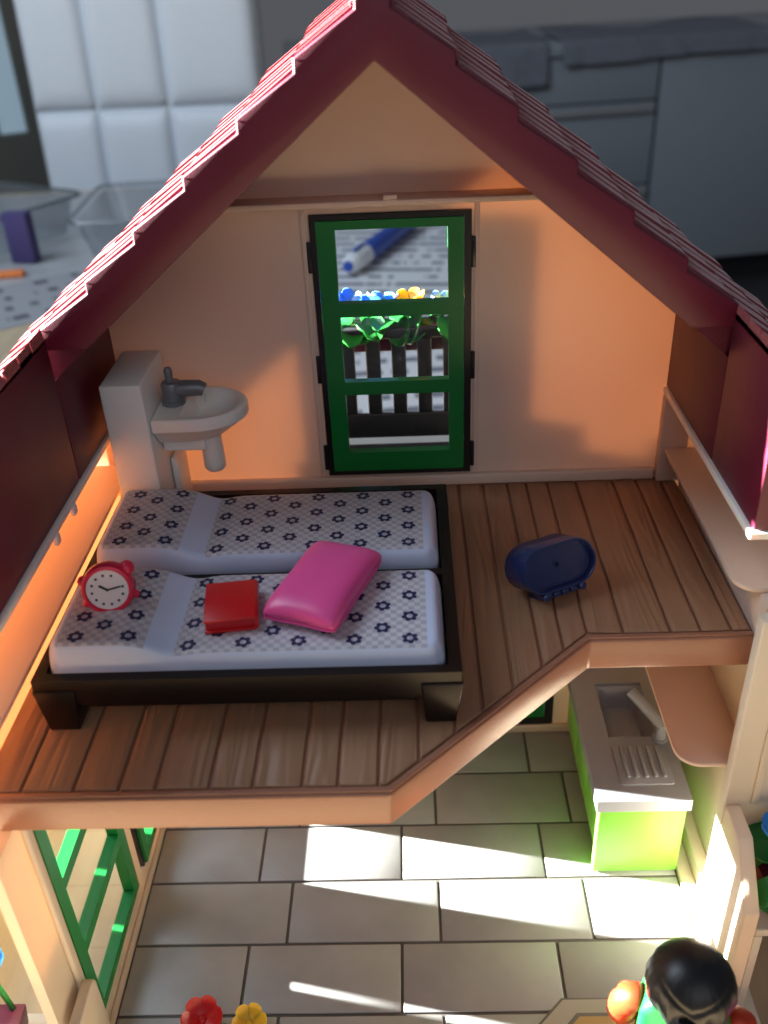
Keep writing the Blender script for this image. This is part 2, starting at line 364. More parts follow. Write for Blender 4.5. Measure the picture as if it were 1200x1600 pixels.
# kitchen drawers in the shade
kc = thing('kitchen_cabinet', 'grey kitchen cabinet with long steel drawer handles in the shade', 'cabinet', (30, 272, -88), 9)
link('carcass', box(bmesh.new(), -60, 140, 1.5, 60, 9, 74), cabd, kc, world=False)
link('plinth', box(bmesh.new(), -60, 140, 6, 58, 0, 9), cabd, kc, world=False)
link('worktop', box(bmesh.new(), -61, 141, -1.5, 60, 74.1, 78, 0.4), cabm, kc, world=False, smooth=True, auto=50)
for x0, x1, door in ((-58, -8, 0), (-7, 49, 0), (50, 100, 1), (101, 139, 1)):
    if door: link('door', box(bmesh.new(), x0, x1, -0.4, 1.4, 9.5, 73.5, 0.25), cabm, kc, world=False, smooth=True, auto=50); continue
    for z0, z1 in ((9.5, 35.2), (35.8, 60.2), (60.8, 73.5)):
        d = link('drawer', box(bmesh.new(), x0, x1, -0.4, 1.4, z0, z1, 0.25), cabm, kc, world=False, smooth=True, auto=50)
        if z1 < 70: h = link('handle', box(bmesh.new(), x0+1, x1-1, -2.2, -0.45, z1-3.2, z1-0.9, 0.5), handm, d, world=False, smooth=True, auto=50)
def drape(x0, x1, seed, drop):
    bm = bmesh.new(); rnd = random.Random(seed); ph = [rnd.uniform(0, 6) for _ in range(6)]
    n, prof = 40, []
    rows = []
    for j in range(16):
        row = []
        for i in range(n+1):
            u = i/n; x = x0+(x1-x0)*u; v = j/15
            wob = math.sin(u*17+ph[0])*0.5+math.sin(u*31+ph[1])*0.35+math.sin(u*7+ph[2])
            dr = drop*(1+0.12*math.sin(u*5+ph[3]))
            if v < 0.5: y = 26-55.0*v; z = 78.3+0.8*(0.5-v)*4*(0.6+0.4*math.sin(u*9+ph[4]))+0.3*wob*(0.5-v)
            else: q = (v-0.5)*2; y = -1.9-0.7*q-0.9*abs(wob)*q; z = 78.3-dr*q
            row.append(bm.verts.new((x, y, z)))
        rows.append(row)
    for j in range(15):
        for i in range(n): bm.faces.new((rows[j][i], rows[j][i+1], rows[j+1][i+1], rows[j+1][i]))
    ex = bmesh.ops.extrude_face_region(bm, geom=bm.faces[:]); bmesh.ops.translate(bm, vec=(0, 0.25, 0.25), verts=[g for g in ex['geom'] if isinstance(g, bmesh.types.BMVert)])
    return bm
for k, (a, b, dr, lb) in enumerate(((-38, 14, 11, 'crumpled grey cloth draped over the kitchen worktop, left of the two'), (18, 84, 6, 'crumpled grey cloth draped over the kitchen worktop, right of the two'))):
    o = link('draped_cloth', drape(a, b, k+3, dr), clothm, None, world=False, smooth=True); o.location = kc.location; o.rotation_euler = kc.rotation_euler
    tag(o, lb, 'cloth', 'cloths on the kitchen worktop')
# glazed door at the far left
gd = thing('balcony_door', 'olive grey framed glass door at the far left edge', 'door', (-97, 205, -88), 28)
link('frame', plate(bmesh.new(), [-40, -30, 7, 16], [0, 70, 190, 200], [(1, 1)], -3, 3, 'y'), doorfr, gd, world=False)
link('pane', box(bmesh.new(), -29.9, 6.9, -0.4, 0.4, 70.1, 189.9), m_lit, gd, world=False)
link('mullion', box(bmesh.new(), -1, 0.6, -1.5, -0.5, 70.1, 189.9), doorfr, gd, world=False)

# papers, trays and pen lying on the table behind the house
def sheet(name, c, sx, sy, rot, mat, label, lift=0.0, grp='papers on the table'):
    o = link(name, box(bmesh.new(), -sx/2, sx/2, -sy/2, sy/2, 0, 0.05), mat, None, world=False); o.location = Vector((c[0], c[1], TZ+0.03+lift))*S; o.rotation_euler = (0, 0, R(rot))
    tag(o, label, 'paper', grp); return o
sheet('paper_sheet', (0, 78), 30, 42, -7, paper1, 'white printed sheet under the blue pen, seen through the loft window')
sheet('paper_sheet', (3, 33), 34, 38, 4, paper1, 'white printed sheet lying close behind the balcony fence', 0.08)
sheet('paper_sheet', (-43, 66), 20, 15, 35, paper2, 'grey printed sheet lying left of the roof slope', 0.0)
o = link('plastic_bag_sheet', box(bmesh.new(), -36, 36, -26, 26, 0, 0.02), plastic('pale_grey_film', (0.34, 0.355, 0.37), 0.4, var=0.2, bump=0.3, bscale=60), None, world=False); o.location = Vector((-52, 94, TZ+0.01))*S; o.rotation_euler = (0, 0, R(6)); tag(o, 'pale grey plastic film spread under the clear trays', 'film')
pen = thing('blue_marker', 'thick blue marker pen with white cap lying on the printed sheet', 'pen', (-2.3, 79.5, TZ+0.2), 0)
pd = Vector((1.05+6.0, 89.6-71.0, 0)).normalized(); pr = 1.15
link('barrel', lathe(bmesh.new(), [(0.9, 1.8), (1.1, 1.9), (1.15, 2.4), (1.15, 17), (1.0, 17.5)], axis='y'), penb, pen, world=False, smooth=True, auto=40)
link('cap', lathe(bmesh.new(), [(0.75, -2.9), (1.0, -2.6), (1.15, -1), (1.2, 1.75), (1.15, 1.8)], axis='y'), penw, pen, world=False, smooth=True, auto=40)
link('cap_end', lathe(bmesh.new(), [(0.55, -3.3), (0.6, -3.25), (0.6, -2.95)], axis='y'), penb, pen, world=False, smooth=True, auto=40)
link('clip', box(bmesh.new(), -0.25, 0.25, -1.5, 1.6, 1.23, 1.4, 0.08), penb, pen, world=False, smooth=True, auto=40)
pen.location = Vector((-4.9, 74.0, TZ+0.1+1.25))*S; pen.rotation_euler = (0, 0, -math.atan2(pd.x, pd.y))

def tray(name, c, lx, ly, h, rot, label):
    o = thing(name, label, 'tray', (c[0], c[1], TZ), rot, 'clear plastic trays')
    bm = bmesh.new(); rings = []
    for k, (g, z) in enumerate(((0.80, 0.02), (0.86, 0.25), (0.94, h*0.6), (0.97, h-0.2), (1.05, h), (1.05, h+0.06), (0.965, h-0.1), (0.855, 0.35), (0.79, 0.12))):
        rings.append([bm.verts.new((x, y, z)) for x, y in rrect(-lx/2*g, lx/2*g, -ly/2*g, ly/2*g, 2.2*g, 5)])
    n = len(rings[0])
    for a, b in zip(rings, rings[1:]):
        for i in range(n): bm.faces.new((a[i], a[(i+1) % n], b[(i+1) % n], b[i]))
    bm.faces.new(rings[0]); bm.faces.new(rings[-1])
    link('tray_shell', bm, trayg, o, world=False, smooth=True, auto=40)
    bm = bmesh.new(); pts = [(x, y, h+0.1) for x, y in rrect(-lx/2*1.05, lx/2*1.05, -ly/2*1.05, ly/2*1.05, 2.2, 5)]
    tube(bm, pts+pts[:2], 0.22, 8, cap=False); link('rim', bm, trayrim, o, world=False, smooth=True)
    return o
trayrim = glass('clear_tray_rim', (0.85, 0.87, 0.89), 0.14, 0.2)
tray('clear_tray', (-30, 90, 0), 20, 20, 5.2, 4, 'clear plastic tray in front of the white chair, nearer the roof')
tray('clear_tray', (-57, 92, 0), 22, 20, 5.2, -30, 'clear plastic tray holding a violet carton at the left edge')
o = link('violet_carton', box(bmesh.new(), -1.6, 1.6, -0.8, 0.8, 0, 6.0, 0.08), purple, None, world=False, smooth=True, auto=40); o.location = Vector((-46.6, 82.3, TZ+0.15))*S; o.rotation_euler = (0, 0, R(-12)); tag(o, 'small violet carton standing inside the left clear tray', 'carton')
o = link('orange_card', box(bmesh.new(), -2.5, 1.2, -0.8, 0.8, 0, 0.6, 0.1), orangem, None, world=False, smooth=True, auto=40); o.location = Vector((-46.2, 76.5, TZ+0.1))*S; o.rotation_euler = (0, 0, R(8)); tag(o, 'orange card strip beside the violet carton at the left edge', 'card')

# ------------------------------------------------------------------ the toy house
H = thing('toy_house', 'open toy house with maroon shingle roof, cream walls and brown loft', 'dollhouse', (0, -6, TZ))
# base and ground floor
gf = link('ground_floor', box(bmesh.new(), -10.3, 10.9, -19, -0.9, -13.4, -12.86), grout, H)
bxo('base', -10.95, 12.0, -19.2, 4.6, TZ+0.01, -13.42, cream2, H, 0.1)
rows = [-0.9, -3.43, -6.18, -8.83, -11.5, -14.16, -16.8, -18.9]
ja = [-5.85, -0.23, 5.40]; jb = [-4.49, 1.2, 6.78]
G = 0.055
for r in range(7):
    y1, y0 = rows[r], rows[r+1]
    if r == 0: y1 = -0.95
    js = [-10.12]+(ja if r % 2 == 0 else jb)+[10.45]
    for a, b in zip(js, js[1:]):
        zt = -12.80+random.uniform(-0.008, 0.008)
        bm = box(bmesh.new(), a+G, b-G, y0+G, y1-G, -12.86, zt, 0.045, 2)
        link('tile', bm, tilem, gf, smooth=True, auto=50)
def octo(x0, x1, y0, y1, c): return [(x0+c, y0), (x1-c, y0), (x1, y0+c), (x1, y1-c), (x1-c, y1), (x0+c, y1), (x0, y1-c), (x0, y0+c)]
dm = link('doormat', prism(bmesh.new(), octo(4.3, 9.4, -18.6, -13.68, 0.95), -12.84, -12.775, 'z', 0.02), grout, gf)
link('border', prism(bmesh.new(), octo(4.37, 9.33, -18.5, -13.75, 0.93), -12.80, -12.765, 'z'), matband, dm)
link('border_line', prism(bmesh.new(), octo(4.92, 8.8, -18.1, -14.22, 0.78), -12.80, -12.757, 'z'), grout, dm)
link('centre', prism(bmesh.new(), octo(5.05, 8.67, -18.0, -14.35, 0.72), -12.80, -12.749, 'z'), mattan, dm)

# back wall of the loft with the gable, window opening cut in columns
def zin(x): return 15.94-0.833*abs(x)
def gable_wall():
    bm = bmesh.new(); y0, y1 = 0.0, 0.24
    xs = [-12.2, -11.0, -2.66, 0.0, 2.94, 11.0, 12.2]; hole = (-2.66, 2.94, 0.5, 10.66)
    polys = []
    for a, b in zip(xs, xs[1:]):
        top = [(b, zin(b)+0.7), (a, zin(a)+0.7)]
        if hole[0] <= a and b <= hole[1]:
            polys.append([(a, -1.2), (b, -1.2), (b, hole[2]), (a, hole[2])]); polys.append([(a, hole[3]), (b, hole[3])]+top)
        else:
            lo = [(a, -1.2), (b, -1.2)]
            if a == hole[1]: lo = [(a, hole[2]), (a, -1.2), (b, -1.2)]; polys.append([(a, hole[3]), (a, hole[2]), (a, -1.2), (b, -1.2)]+top); continue
            if b == hole[0]: polys.append([(a, -1.2), (b, -1.2), (b, hole[2]), (b, hole[3])]+top); continue
            polys.append(lo+top)
    V = {}
    def vt(p, k):
        q = (round(p[0], 4), round(p[1], 4), k)
        if q not in V: V[q] = bm.verts.new((p[0], (y0, y1)[k], p[1]))
        return V[q]
    cnt = {}
    for P in polys:
        for i in range(len(P)):
            e = frozenset(((round(P[i][0], 4), round(P[i][1], 4)), (round(P[(i+1) % len(P)][0], 4), round(P[(i+1) % len(P)][1], 4)))); cnt[e] = cnt.get(e, 0)+1
    for P in polys:
        for k in (0, 1): bm.faces.new([vt(p, k) for p in P])
        for i in range(len(P)):
            a, b = P[i], P[(i+1) % len(P)]
            if cnt[frozenset(((round(a[0], 4), round(a[1], 4)), (round(b[0], 4), round(b[1], 4))))] == 1: bm.faces.new([vt(a, 0), vt(b, 0), vt(b, 1), vt(a, 1)])
    return bm
bw = link('back_wall', gable_wall(), cream, H)
bxo('gable_ledge', -7.2, 7.2, -1.0, -0.002, 11.08, 11.28, cream, bw, 0.04)
bxo('ledge_tab', -0.05, 0.42, -1.06, -0.6, 11.29, 11.45, cream, bw, 0.04)
bxo('skirting', -10.1, 10.1, -0.28, -0.002, 0.02, 0.46, cream, bw, 0.06)
bxo('window_trim', 3.02, 3.2, -0.07, -0.001, 0.47, 11.07, cream, bw, 0.02)
bxo('window_trim', -2.95, -2.77, -0.07, -0.001, 0.47, 11.07, cream, bw, 0.02)
bxo('corner_post', 10.15, 11.2, -0.5, -0.003, 0.03, 3.58, cream, bw, 0.06)
bxo('corner_post', -11.2, -10.3, -0.5, -0.003, 0.03, 3.58, cream, bw, 0.06)

# loft window: black hinge frame, green sash, panes
wn = link('loft_window', plate(bmesh.new(), [-2.64, -2.44, 2.68, 2.92], [0.52, 0.70, 10.46, 10.63], [(1, 1)], -0.10, 0.30, 'y'), black, H)
for z in (1.3, 5.0, 9.2):
    for sx, x in ((-1, -2.64), (1, 2.92)):
        bxo('hinge', min(x, x+sx*0.16), max(x, x+sx*0.16), -0.08, 0.0, z-0.55, z+0.55, black, wn, 0.03)
bm = plate(bmesh.new(), [-2.42, -1.78, 2.11, 2.66], [0.72, 1.52, 3.97, 4.49, 7.02, 7.52, 10.14, 10.44], [(1, 1), (1, 3), (1, 5)], -0.14, 0.22, 'y')
es = [e for e in bm.edges if len(e.link_faces) == 2 and e.calc_face_angle() > 0.5]; bmesh.ops.bevel(bm, geom=es, offset=0.05, segments=2, affect='EDGES')
link('sash', bm, green, wn, smooth=True, auto=50)
for z0, z1 in ((1.47, 4.02), (4.44, 7.07), (7.47, 10.19)): bxo('pane', -1.83, 2.16, 0.02, 0.06, z0, z1, clear, wn, 0)

bxo('shutter', -3.65, -3.45, 0.26, 1.85, 0.6, 10.5, black, wn, 0.04)
bxo('shutter', 3.05, 4.1, 0.27, 0.47, 0.6, 10.5, black, wn, 0.04)
# balcony behind the window
bal = link('balcony', box(bmesh.new(), -4.3, 4.6, 0.26, 4.2, -0.75, 0.0), fence_m, H)
bxo('bottom_rail', -4.3, 4.6, 3.5, 3.75, 0.28, 1.40, fence_m, bal, 0.05)
bxo('top_rail', -4.3, 4.6, 3.45, 3.8, 4.75, 5.2, fence_m, bal, 0.08)
for k in range(-2, 6):
    x = -1.10-0.03+1.055*(k-1)
    bxo('slat', x, x+0.60, 3.52, 3.72, 1.41, 4.74, fence_m, bal, 0.06)
for sx, x in ((-1, -4.25), (1, 4.35)):
    bxo('side_rail', x, x+0.2, 0.3, 3.45, 0.01, 1.2 if sx < 0 else 1.9, fence_m, bal, 0.04)
    for yy in ((0.9, 1.9, 2.9) if sx < 0 else ()): bxo('side_slat', x+0.02, x+0.18, yy, yy+0.5, 1.21, 4.7, fence_m, bal, 0.04)
for x in (-4.2, 4.2): bxo('support_post', x-0.2, x+0.2, 3.2, 3.7, -13.4, -0.76, fence_m, bal, 0.04)

# lower back wall with a door
lw = link('lower_back_wall', plate(bmesh.new(), [-10.9, 0.6, 6.7, 11.6], [-13.4, -12.35, -3.2, -1.26], [(1, 1)], -0.9, -0.62, 'y'), cream2, H)
bxo('skirting', -10.0, 0.6, -1.08, -0.905, -12.78, -12.3, cream, lw, 0.05)
bxo('skirting', 0.61, 11.0, -1.08, -0.905, -12.78, -12.36, cream, lw, 0.05)
dr = link('back_door', plate(bmesh.new(), [0.62, 1.0, 6.3, 6.68], [-12.33, -11.95, -3.6, -3.22], [(1, 1)], -1.0, -0.55, 'y'), black, H)
link('sash', plate(bmesh.new(), [1.02, 1.7, 5.6, 6.28], [-11.93, -11.2, -8.6, -8.1, -4.3, -3.62], [], -0.98, -0.7, 'y'), green, dr)
for z0, z1 in ((-11.2, -8.6), (-8.1, -4.3)): bxo('panel', 1.7, 5.6, -1.03, -0.985, z0, z1, green, dr, 0.02)

# left side: lower wall with two glazed openings, ledge and upper wall
lwall = link('left_wall', plate(bmesh.new(), [-16.9, -15.05, -9.55, -8.98, -8.75, -4.11, -0.6], [-13.4, -11.85, -2.0, -1.28], [(1, 1), (3, 1), (4, 1)], -10.62, -10.3, 'x'), cream2, H)
bxo('foot_ledge', -10.29, -10.13, -19, -1.1, -13.3, -12.6, cream2, lwall, 0.04)
bxo('upper_band', -11.3, -11.02, -16.6, -0.02, -1.27, 1.34, cream, lwall, 0.03)
link('ledge', prism(bmesh.new(), rrect(-12.45, -10.3, -16.6, -0.52, 0.5), 1.35, 1.52, 'z', 0.04), cream, lwall, smooth=True, auto=50)
bxo('upper_panel', -12.45, -12.2, -16.6, -0.02, 1.53, 3.6, cream, lwall, 0.03)
bxo('rim', -12.4, -10.12, -16.5, -0.02, 3.62, 3.88, white_p, lwall, 0.06)
for y in (-7.2, -8.9, -14.6): bxo('clip_tooth', -10.22, -10.05, y-0.16, y+0.16, 3.38, 3.72, white_p, lwall, 0.05)
# thick rounded trim and lug at the near end of the wall
bm = bmesh.new(); prism(bm, [(-15.1, -1.3), (-15.1, -11.85), (-15.45, -12.2), (-15.45, -1.3)], -10.299, -10.12, 'x', 0.05); link('opening_trim', bm, cream2, lwall, smooth=True, auto=50)
bm = bmesh.new(); prism(bm, [(-16.85, -13.3), (-15.2, -13.3)]+[(-15.55+0.35*math.cos(R(a)), -9.0+0.35*math.sin(R(a))) for a in range(0, 91, 15)]+[(-16.85, -8.65)], -10.11, -9.75, 'x', 0.06); link('lug', bm, cream2, lwall, smooth=True, auto=50)
bxo('outer_sill', -14.0, -10.63, -18.6, -15.6, -10.5, -10.0, cream2, lwall, 0.08)
bxo('outer_panel', -14.0, -13.7, -18.6, -15.6, TZ+0.01, -10.51, cream2, lwall, 0.04)
def glazed(name, y0, y1, z0, z1, x0, x1, bars, fr, low, label=None):
    g = link(name, plate(bmesh.new(), [y0, y0+0.10, y1-0.10, y1], [z0, z0+0.10, z1-0.10, z1], [(1, 1)], x0-0.06, x1-0.12, 'x'), black, H)
    vs = [z0+0.11, z0+0.11+low]
    for b in bars: vs += [b-0.24, b+0.24]
    vs += [z1-0.11-fr, z1-0.11]
    holes = [(1, 1+2*k) for k in range(len(bars)+1)]
    bm = plate(bmesh.new(), [y0+0.11, y0+0.11+fr, y1-0.11-fr, y1-0.11], vs, holes, x0, x1, 'x')
    es = [e for e in bm.edges if len(e.link_faces) == 2 and e.calc_face_angle() > 0.5]; bmesh.ops.bevel(bm, geom=es, offset=0.04, segments=2, affect='EDGES')
    link('sash', bm, green, g, smooth=True, auto=50)
    for k in range(len(bars)+1): bxo('pane', (x0+x1)/2-0.02, (x0+x1)/2+0.02, y0+0.11+fr-0.05, y1-0.11-fr+0.05, vs[1+2*k]-0.05, vs[2+2*k]+0.05, clear, g, 0)
    return g
glazed('terrace_door', -15.04, -9.56, -11.84, -2.01, -10.6, -10.2, (-8.45, -5.3), 0.55, 0.42)
glazed('side_window', -8.74, -4.12, -11.84, -2.01, -10.6, -10.12, (), 0.42, 0.42)
# right side
rwall = link('right_wall', box(bmesh.new(), 11.5, 11.85, -10.2, -0.6, -13.4, 1.3), cream2, H)
link('foot_ledge', box(bmesh.new(), 10.46, 11.0, -13.6, -1.1, -13.3, -12.62, 0.05), cream2, rwall, smooth=True, auto=50)
link('foot_ledge', box(bmesh.new(), 11.01, 11.49, -10.19, -1.1, -13.3, -11.9, 0.05), cream2, rwall, smooth=True, auto=50)
link('upper_band', box(bmesh.new(), 11.02, 11.48, -10.2, -0.55, -1.27, 1.33, 0.03), cream, rwall, smooth=True, auto=50)
def ledge_poly(x0, x1, y0, y1, r):
    P = [(x1, y1), (x0, y1)]
    for i in range(9): a = R(180+90*i/8); P.append((x0+r+r*math.cos(a), y0+r+r*math.sin(a)))
    return P+[(x1, y0)]
link('ledge', prism(bmesh.new(), ledge_poly(10.3, 12.6, -9.6, -0.52, 0.75), 1.34, 1.52, 'z', 0.04), cream, rwall, smooth=True, auto=50)
link('shelf', prism(bmesh.new(), ledge_poly(9.15, 11.49, -10.42, -1.1, 0.8), -5.16, -5.0, 'z', 0.04), cream, rwall, smooth=True, auto=50)
bxo('upper_panel', 12.35, 12.6, -10.0, -0.02, 1.53, 3.6, cream, rwall, 0.03)
bxo('rim', 10.12, 13.6, -10.15, -0.04, 3.62, 3.88, white_p, rwall, 0.06)
bm = bmesh.new(); prism(bm, [(10.68, -13.3), (14.6, -13.3), (14.6, 3.55), (12.62, 3.55), (12.62, 1.3), (10.68, 1.3)], -10.95, -10.44, 'y', 0.06); link('front_post', bm, cream2, rwall, smooth=True, auto=50)
bxo('post_rib', 11.5, 11.75, -11.05, -10.96, -6.3, 3.5, cream2, rwall, 0.03)
bm = bmesh.new(); prism(bm, [(-13.85, -13.3), (-10.96, -13.3), (-10.96, -6.35), (-12.3, -6.35), (-13.85, -8.1)], 10.70, 11.2, 'x', 0.06); link('parapet', bm, cream2, rwall, smooth=True, auto=50)
bxo('outer_sill', 11.22, 13.4, -13.8, -10.97, -9.3, -8.95, cream2, rwall, 0.06)
bxo('outer_panel', 11.22, 11.5, -13.8, -10.97, -13.3, -9.32, cream2, rwall, 0.03)

# loft slab, rim and planks
FR = [(-10.98, -0.02), (10.98, -0.02), (10.98, -9.9), (5.98, -9.9), (-0.15, -15.8), (-10.98, -15.8)]
loft = link('loft_floor', prism(bmesh.new(), FR, -1.25, -0.10, 'z', 0.08, 3), brown, H, smooth=True, auto=50)
def front(x):
    if x <= -0.15: return -15.8
    if x <= 5.98: return -15.8+(x+0.15)*(5.9/6.13)
    return -9.9
def rimpoly():
    out = [(-10.97, -15.72), (-0.12, -15.72), (5.95, -9.83), (10.97, -9.83)]
    inn = [(10.97, -9.66), (5.88, -9.66), (-0.19, -15.55), (-10.97, -15.55)]
    return out+inn
link('rim', prism(bmesh.new(), rimpoly(), -0.11, -0.03, 'z', 0.03), brown, loft, smooth=True, auto=50)
gx = [-10.97, -9.83, -8.44, -7.24, -6.28, -4.86, -3.72, -2.43, -1.50, -0.45, 0.62, 1.62, 2.44, 3.40, 4.36, 5.10, 5.92, 7.05, 8.49, 9.41, 10.35, 10.97]
for a, b in zip(gx, gx[1:]):
    g = 0.038; a += g; b -= g
    def fy(x): return front(x)+ (0.28 if (x <= -0.15 or x >= 5.98) else 0.38)
    P = [(a, -0.03), (b, -0.03), (b, fy(b))]
    for xk in (5.86, -0.24):
        if a < xk < b: P.append((xk, fy(xk)))
    P.append((a, fy(a)))
    link('plank', prism(bmesh.new(), P, -0.11, random.uniform(-0.010, 0.010), 'z', 0.06, 3), plankm, loft, smooth=True, auto=50)

# roof
RF = thing('roof', '', None); del RF['label']; RF.parent = H; RF.location = (0, 0, 0)
E0, DX = 0.45, 1.645
def zout(x): return 17.50-0.85*abs(x)
XE = E0+DX*8
top = [(0.0, zout(0)+0.12)]
for k in range(0, 7):
    x = E0+DX*k; top += [(x, zout(x)+0.35), (x, zout(x))]
half = top[:-1]+[(10.34, 8.42), (9.02, 8.42)]
P = half+[(0, zin(0)-0.02)]+[(-x, z) for x, z in half[::-1][:-1]]
link('gable_board', prism(bmesh.new(), P, -6.0, -5.585, 'y', 0.05, 2), maroon, RF, smooth=True, auto=40)
for sg in (-1, 1):
    # slab under the shingles
    P = [(0.0, zin(0)), (10.23, zin(10.23)), (XE-0.4, zin(XE-0.4)-0.2), (XE, zout(XE)-0.2), (0.0, zout(0)-0.25)]
    link('slab', prism(bmesh.new(), [(sg*x, z) for x, z in P], -5.58, 1.53, 'y'), maroon, RF)
    # side block: inner face is the maroon panel above the rim
    yf = -16.4 if sg < 0 else -10.08
    P = [(10.23, 3.9), (10.23, zin(10.23)), (XE-0.5, zin(XE-0.5)-0.25), (XE-0.9, 3.9)]
    link('side_panel', prism(bmesh.new(), [(sg*x, z) for x, z in P], -5.9, -0.03, 'y', 0.04), maroon, RF, smooth=True, auto=40)
    P = [(10.23, 3.9), (10.23, zout(10.23)+0.02), (XE, zout(XE)+0.02), (XE-0.9, 3.9)]
    link('side_panel', prism(bmesh.new(), [(sg*x, z) for x, z in P], yf, -5.91, 'y', 0.05), maroon, RF, smooth=True, auto=40)
    # shingles
    th = math.atan(0.85)
    def shingle(k, y0, y1, xmin=0.0):
        xl = E0+DX*k+random.uniform(-0.10, 0.06); xu = max(xl-DX*1.06, xmin)
        if k == 0: xu = 0.0
        zl, zu = zout(xl), zout(xu)
        hl = 0.35+random.uniform(-0.03, 0.03)
        P = [(xu, zu-0.12), (xl, zl-0.03), (xl+0.05, zl+hl-0.06), (xl, zl+hl), (xu, zu+0.05)]
        bm = prism(bmesh.new(), [(sg*x, z) for x, z in P], y0+0.02, y1-0.02, 'y')
        for v in bm.verts: v.co.z += max(0, 0.05*((y0+y1)/2+6.0))
        link('shingle', bm, shing, RF)
    for k in range(9):
        y = -5.58; off = 0.5 if k % 2 else 0.0
        cuts = [-5.58]+[-5.58+1.09*(i+1)-off*0.9*0.6 for i in range(6)]+[1.58]
        for a, b in zip(cuts, cuts[1:]): shingle(k, a, b)
    for k in range(6, 9):
        n = int(round((-6.02-yf)/1.05)); off = 0.3 if k % 2 else 0
        for i in range(n):
            a = yf+(-6.02-yf)*i/n; shingle(k, a, yf+(-6.02-yf)*(i+1)/n, 10.23)
link('ridge_cap', prism(bmesh.new(), [(-0.62, 17.2), (0, 17.85), (0.62, 17.2), (0.45, 17.1), (0, 17.5), (-0.45, 17.1)], -5.57, 1.58, 'y', 0.04), shing, RF, smooth=True, auto=40)

# ------------------------------------------------------------------ flowers
def petal_mesh(r, n, cup, name):
    bm = bmesh.new()
    for k in range(n):
        a = 2*math.pi*k/n; ca, sa = math.cos(a), math.sin(a); ring0 = None
        pts = []
        for (d, wd, z) in ((0.12, 0.10, 0.0), (0.45, 0.34, 0.22*cup), (0.75, 0.46, 0.55*cup), (0.95, 0.32, 0.80*cup), (1.03, 0.06, 0.88*cup)):
            row = []
            for s_, dz in ((-1, 0.06), (0, 0), (1, 0.06)):
                x, y = d*r, s_*wd*r
                row.append((x*ca-y*sa, x*sa+y*ca, (z+dz)*r))
            pts.append(row)
        lo = [[bm.verts.new(p) for p in row] for row in pts]; hi = [[bm.verts.new((p[0]*0.97, p[1]*0.97, p[2]+0.11*r)) for p in row] for row in pts]
        for G_ in (lo, hi):
            for i in range(4):
                for j in range(2): bm.faces.new((G_[i][j], G_[i][j+1], G_[i+1][j+1], G_[i+1][j]))
        for i in range(4):
            for j in (0, 2): bm.faces.new((lo[i][j], lo[i+1][j], hi[i+1][j], hi[i][j]))
        for i in (0, 4):
            for j in range(2): bm.faces.new((lo[i][j], lo[i][j+1], hi[i][j+1], hi[i][j]))
    ellipsoid(bm, (0, 0, 0.06*r), (0.28*r, 0.28*r, 0.22*r), 10, 6)
    return bm
def leaf_bm(l, wd):
    bm = bmesh.new(); lo = []; hi = []
    for (d, k, z) in ((0, 0.25, 0), (0.22, 0.8, 0.10), (0.55, 1.0, 0.14), (0.85, 0.78, 0.06), (1.0, 0.30, 0.0)):
        lo.append([bm.verts.new((s_*k*wd/2, d*l, z*l+abs(s_)*0.08*l)) for s_ in (-1, 0, 1)]); hi.append([bm.verts.new((s_*k*wd/2, d*l, z*l+abs(s_)*0.08*l+0.07)) for s_ in (-1, 0, 1)])
    for G_ in (lo, hi):
        for i in range(4):
            for j in range(2): bm.faces.new((G_[i][j], G_[i][j+1], G_[i+1][j+1], G_[i+1][j]))
    for i in range(4):
        for j in (0, 2): bm.faces.new((lo[i][j], lo[i+1][j], hi[i+1][j], hi[i][j]))
    for i in (0, 4):
        for j in range(2): bm.faces.new((lo[i][j], lo[i][j+1], hi[i][j+1], hi[i][j]))
    return bm
LEAF = None
def put(o, loc, rot): o.location = Vector(loc)*S; o.rotation_euler = tuple(R(a) for a in rot); return o
def flower_box(label, c, length, along, cols, out, seed, nleaf=None):
    """box with leaves and flowers; along = angle of its long side, out = degrees of the outward side"""
    global LEAF
    rnd = random.Random(seed)
    fb = thing('flower_box', label, 'planter', c, along, 'window boxes with moulded flowers')
    bm = bmesh.new(); prism(bm, [(-0.55, 0.0), (0.55, 0.0), (0.7, 1.0), (-0.7, 1.0)], -length/2, length/2, 'y', 0.06); xf(bm, Matrix.Rotation(R(90), 4, 'Z'))
    link('planter', bm, maroon, fb, world=False, smooth=True, auto=50)
    if LEAF is None: LEAF = [link('leaf', leaf_bm(1.35, 1.0), leafm, fb, world=False, smooth=True, auto=60), link('leaf', leaf_bm(1.1, 0.85), leafm, fb, world=False, smooth=True, auto=60)]; first = list(LEAF)
    else: first = []
    n = nleaf or int(length*4.6)
    for i in range(n):
        o = first.pop() if first else LEAF[i % 2].copy()
        if o.name not in COL.objects: COL.objects.link(o)
        o.parent = fb
        x = -length/2+0.25+(length-0.5)*(i+rnd.uniform(-0.3, 0.3))/max(1, n-1)
        sd = 1 if i % 2 else -1
        put(o, (x, sd*0.25, 1.0+rnd.uniform(-0.05, 0.5)), (rnd.uniform(-50, 15), rnd.uniform(-20, 20), (180 if sd < 0 else 0)+rnd.uniform(-60, 60)))
    for i, (cm, x, z) in enumerate(cols):
        f = link('flower', petal_mesh(0.62, 6, 0.9, 'f'), cm, fb, world=False, smooth=True, auto=50)
        put(f, (x, rnd.uniform(-0.15, 0.15), 1.45+z), (rnd.uniform(-14, 14), rnd.uniform(-14, 14), rnd.uniform(0, 60)))
        s = link('stem', tube(bmesh.new(), [(0, 0, -0.75-z), (0, 0, 0.05)], 0.09, 8), leafm, f, world=False, smooth=True)
    return fb
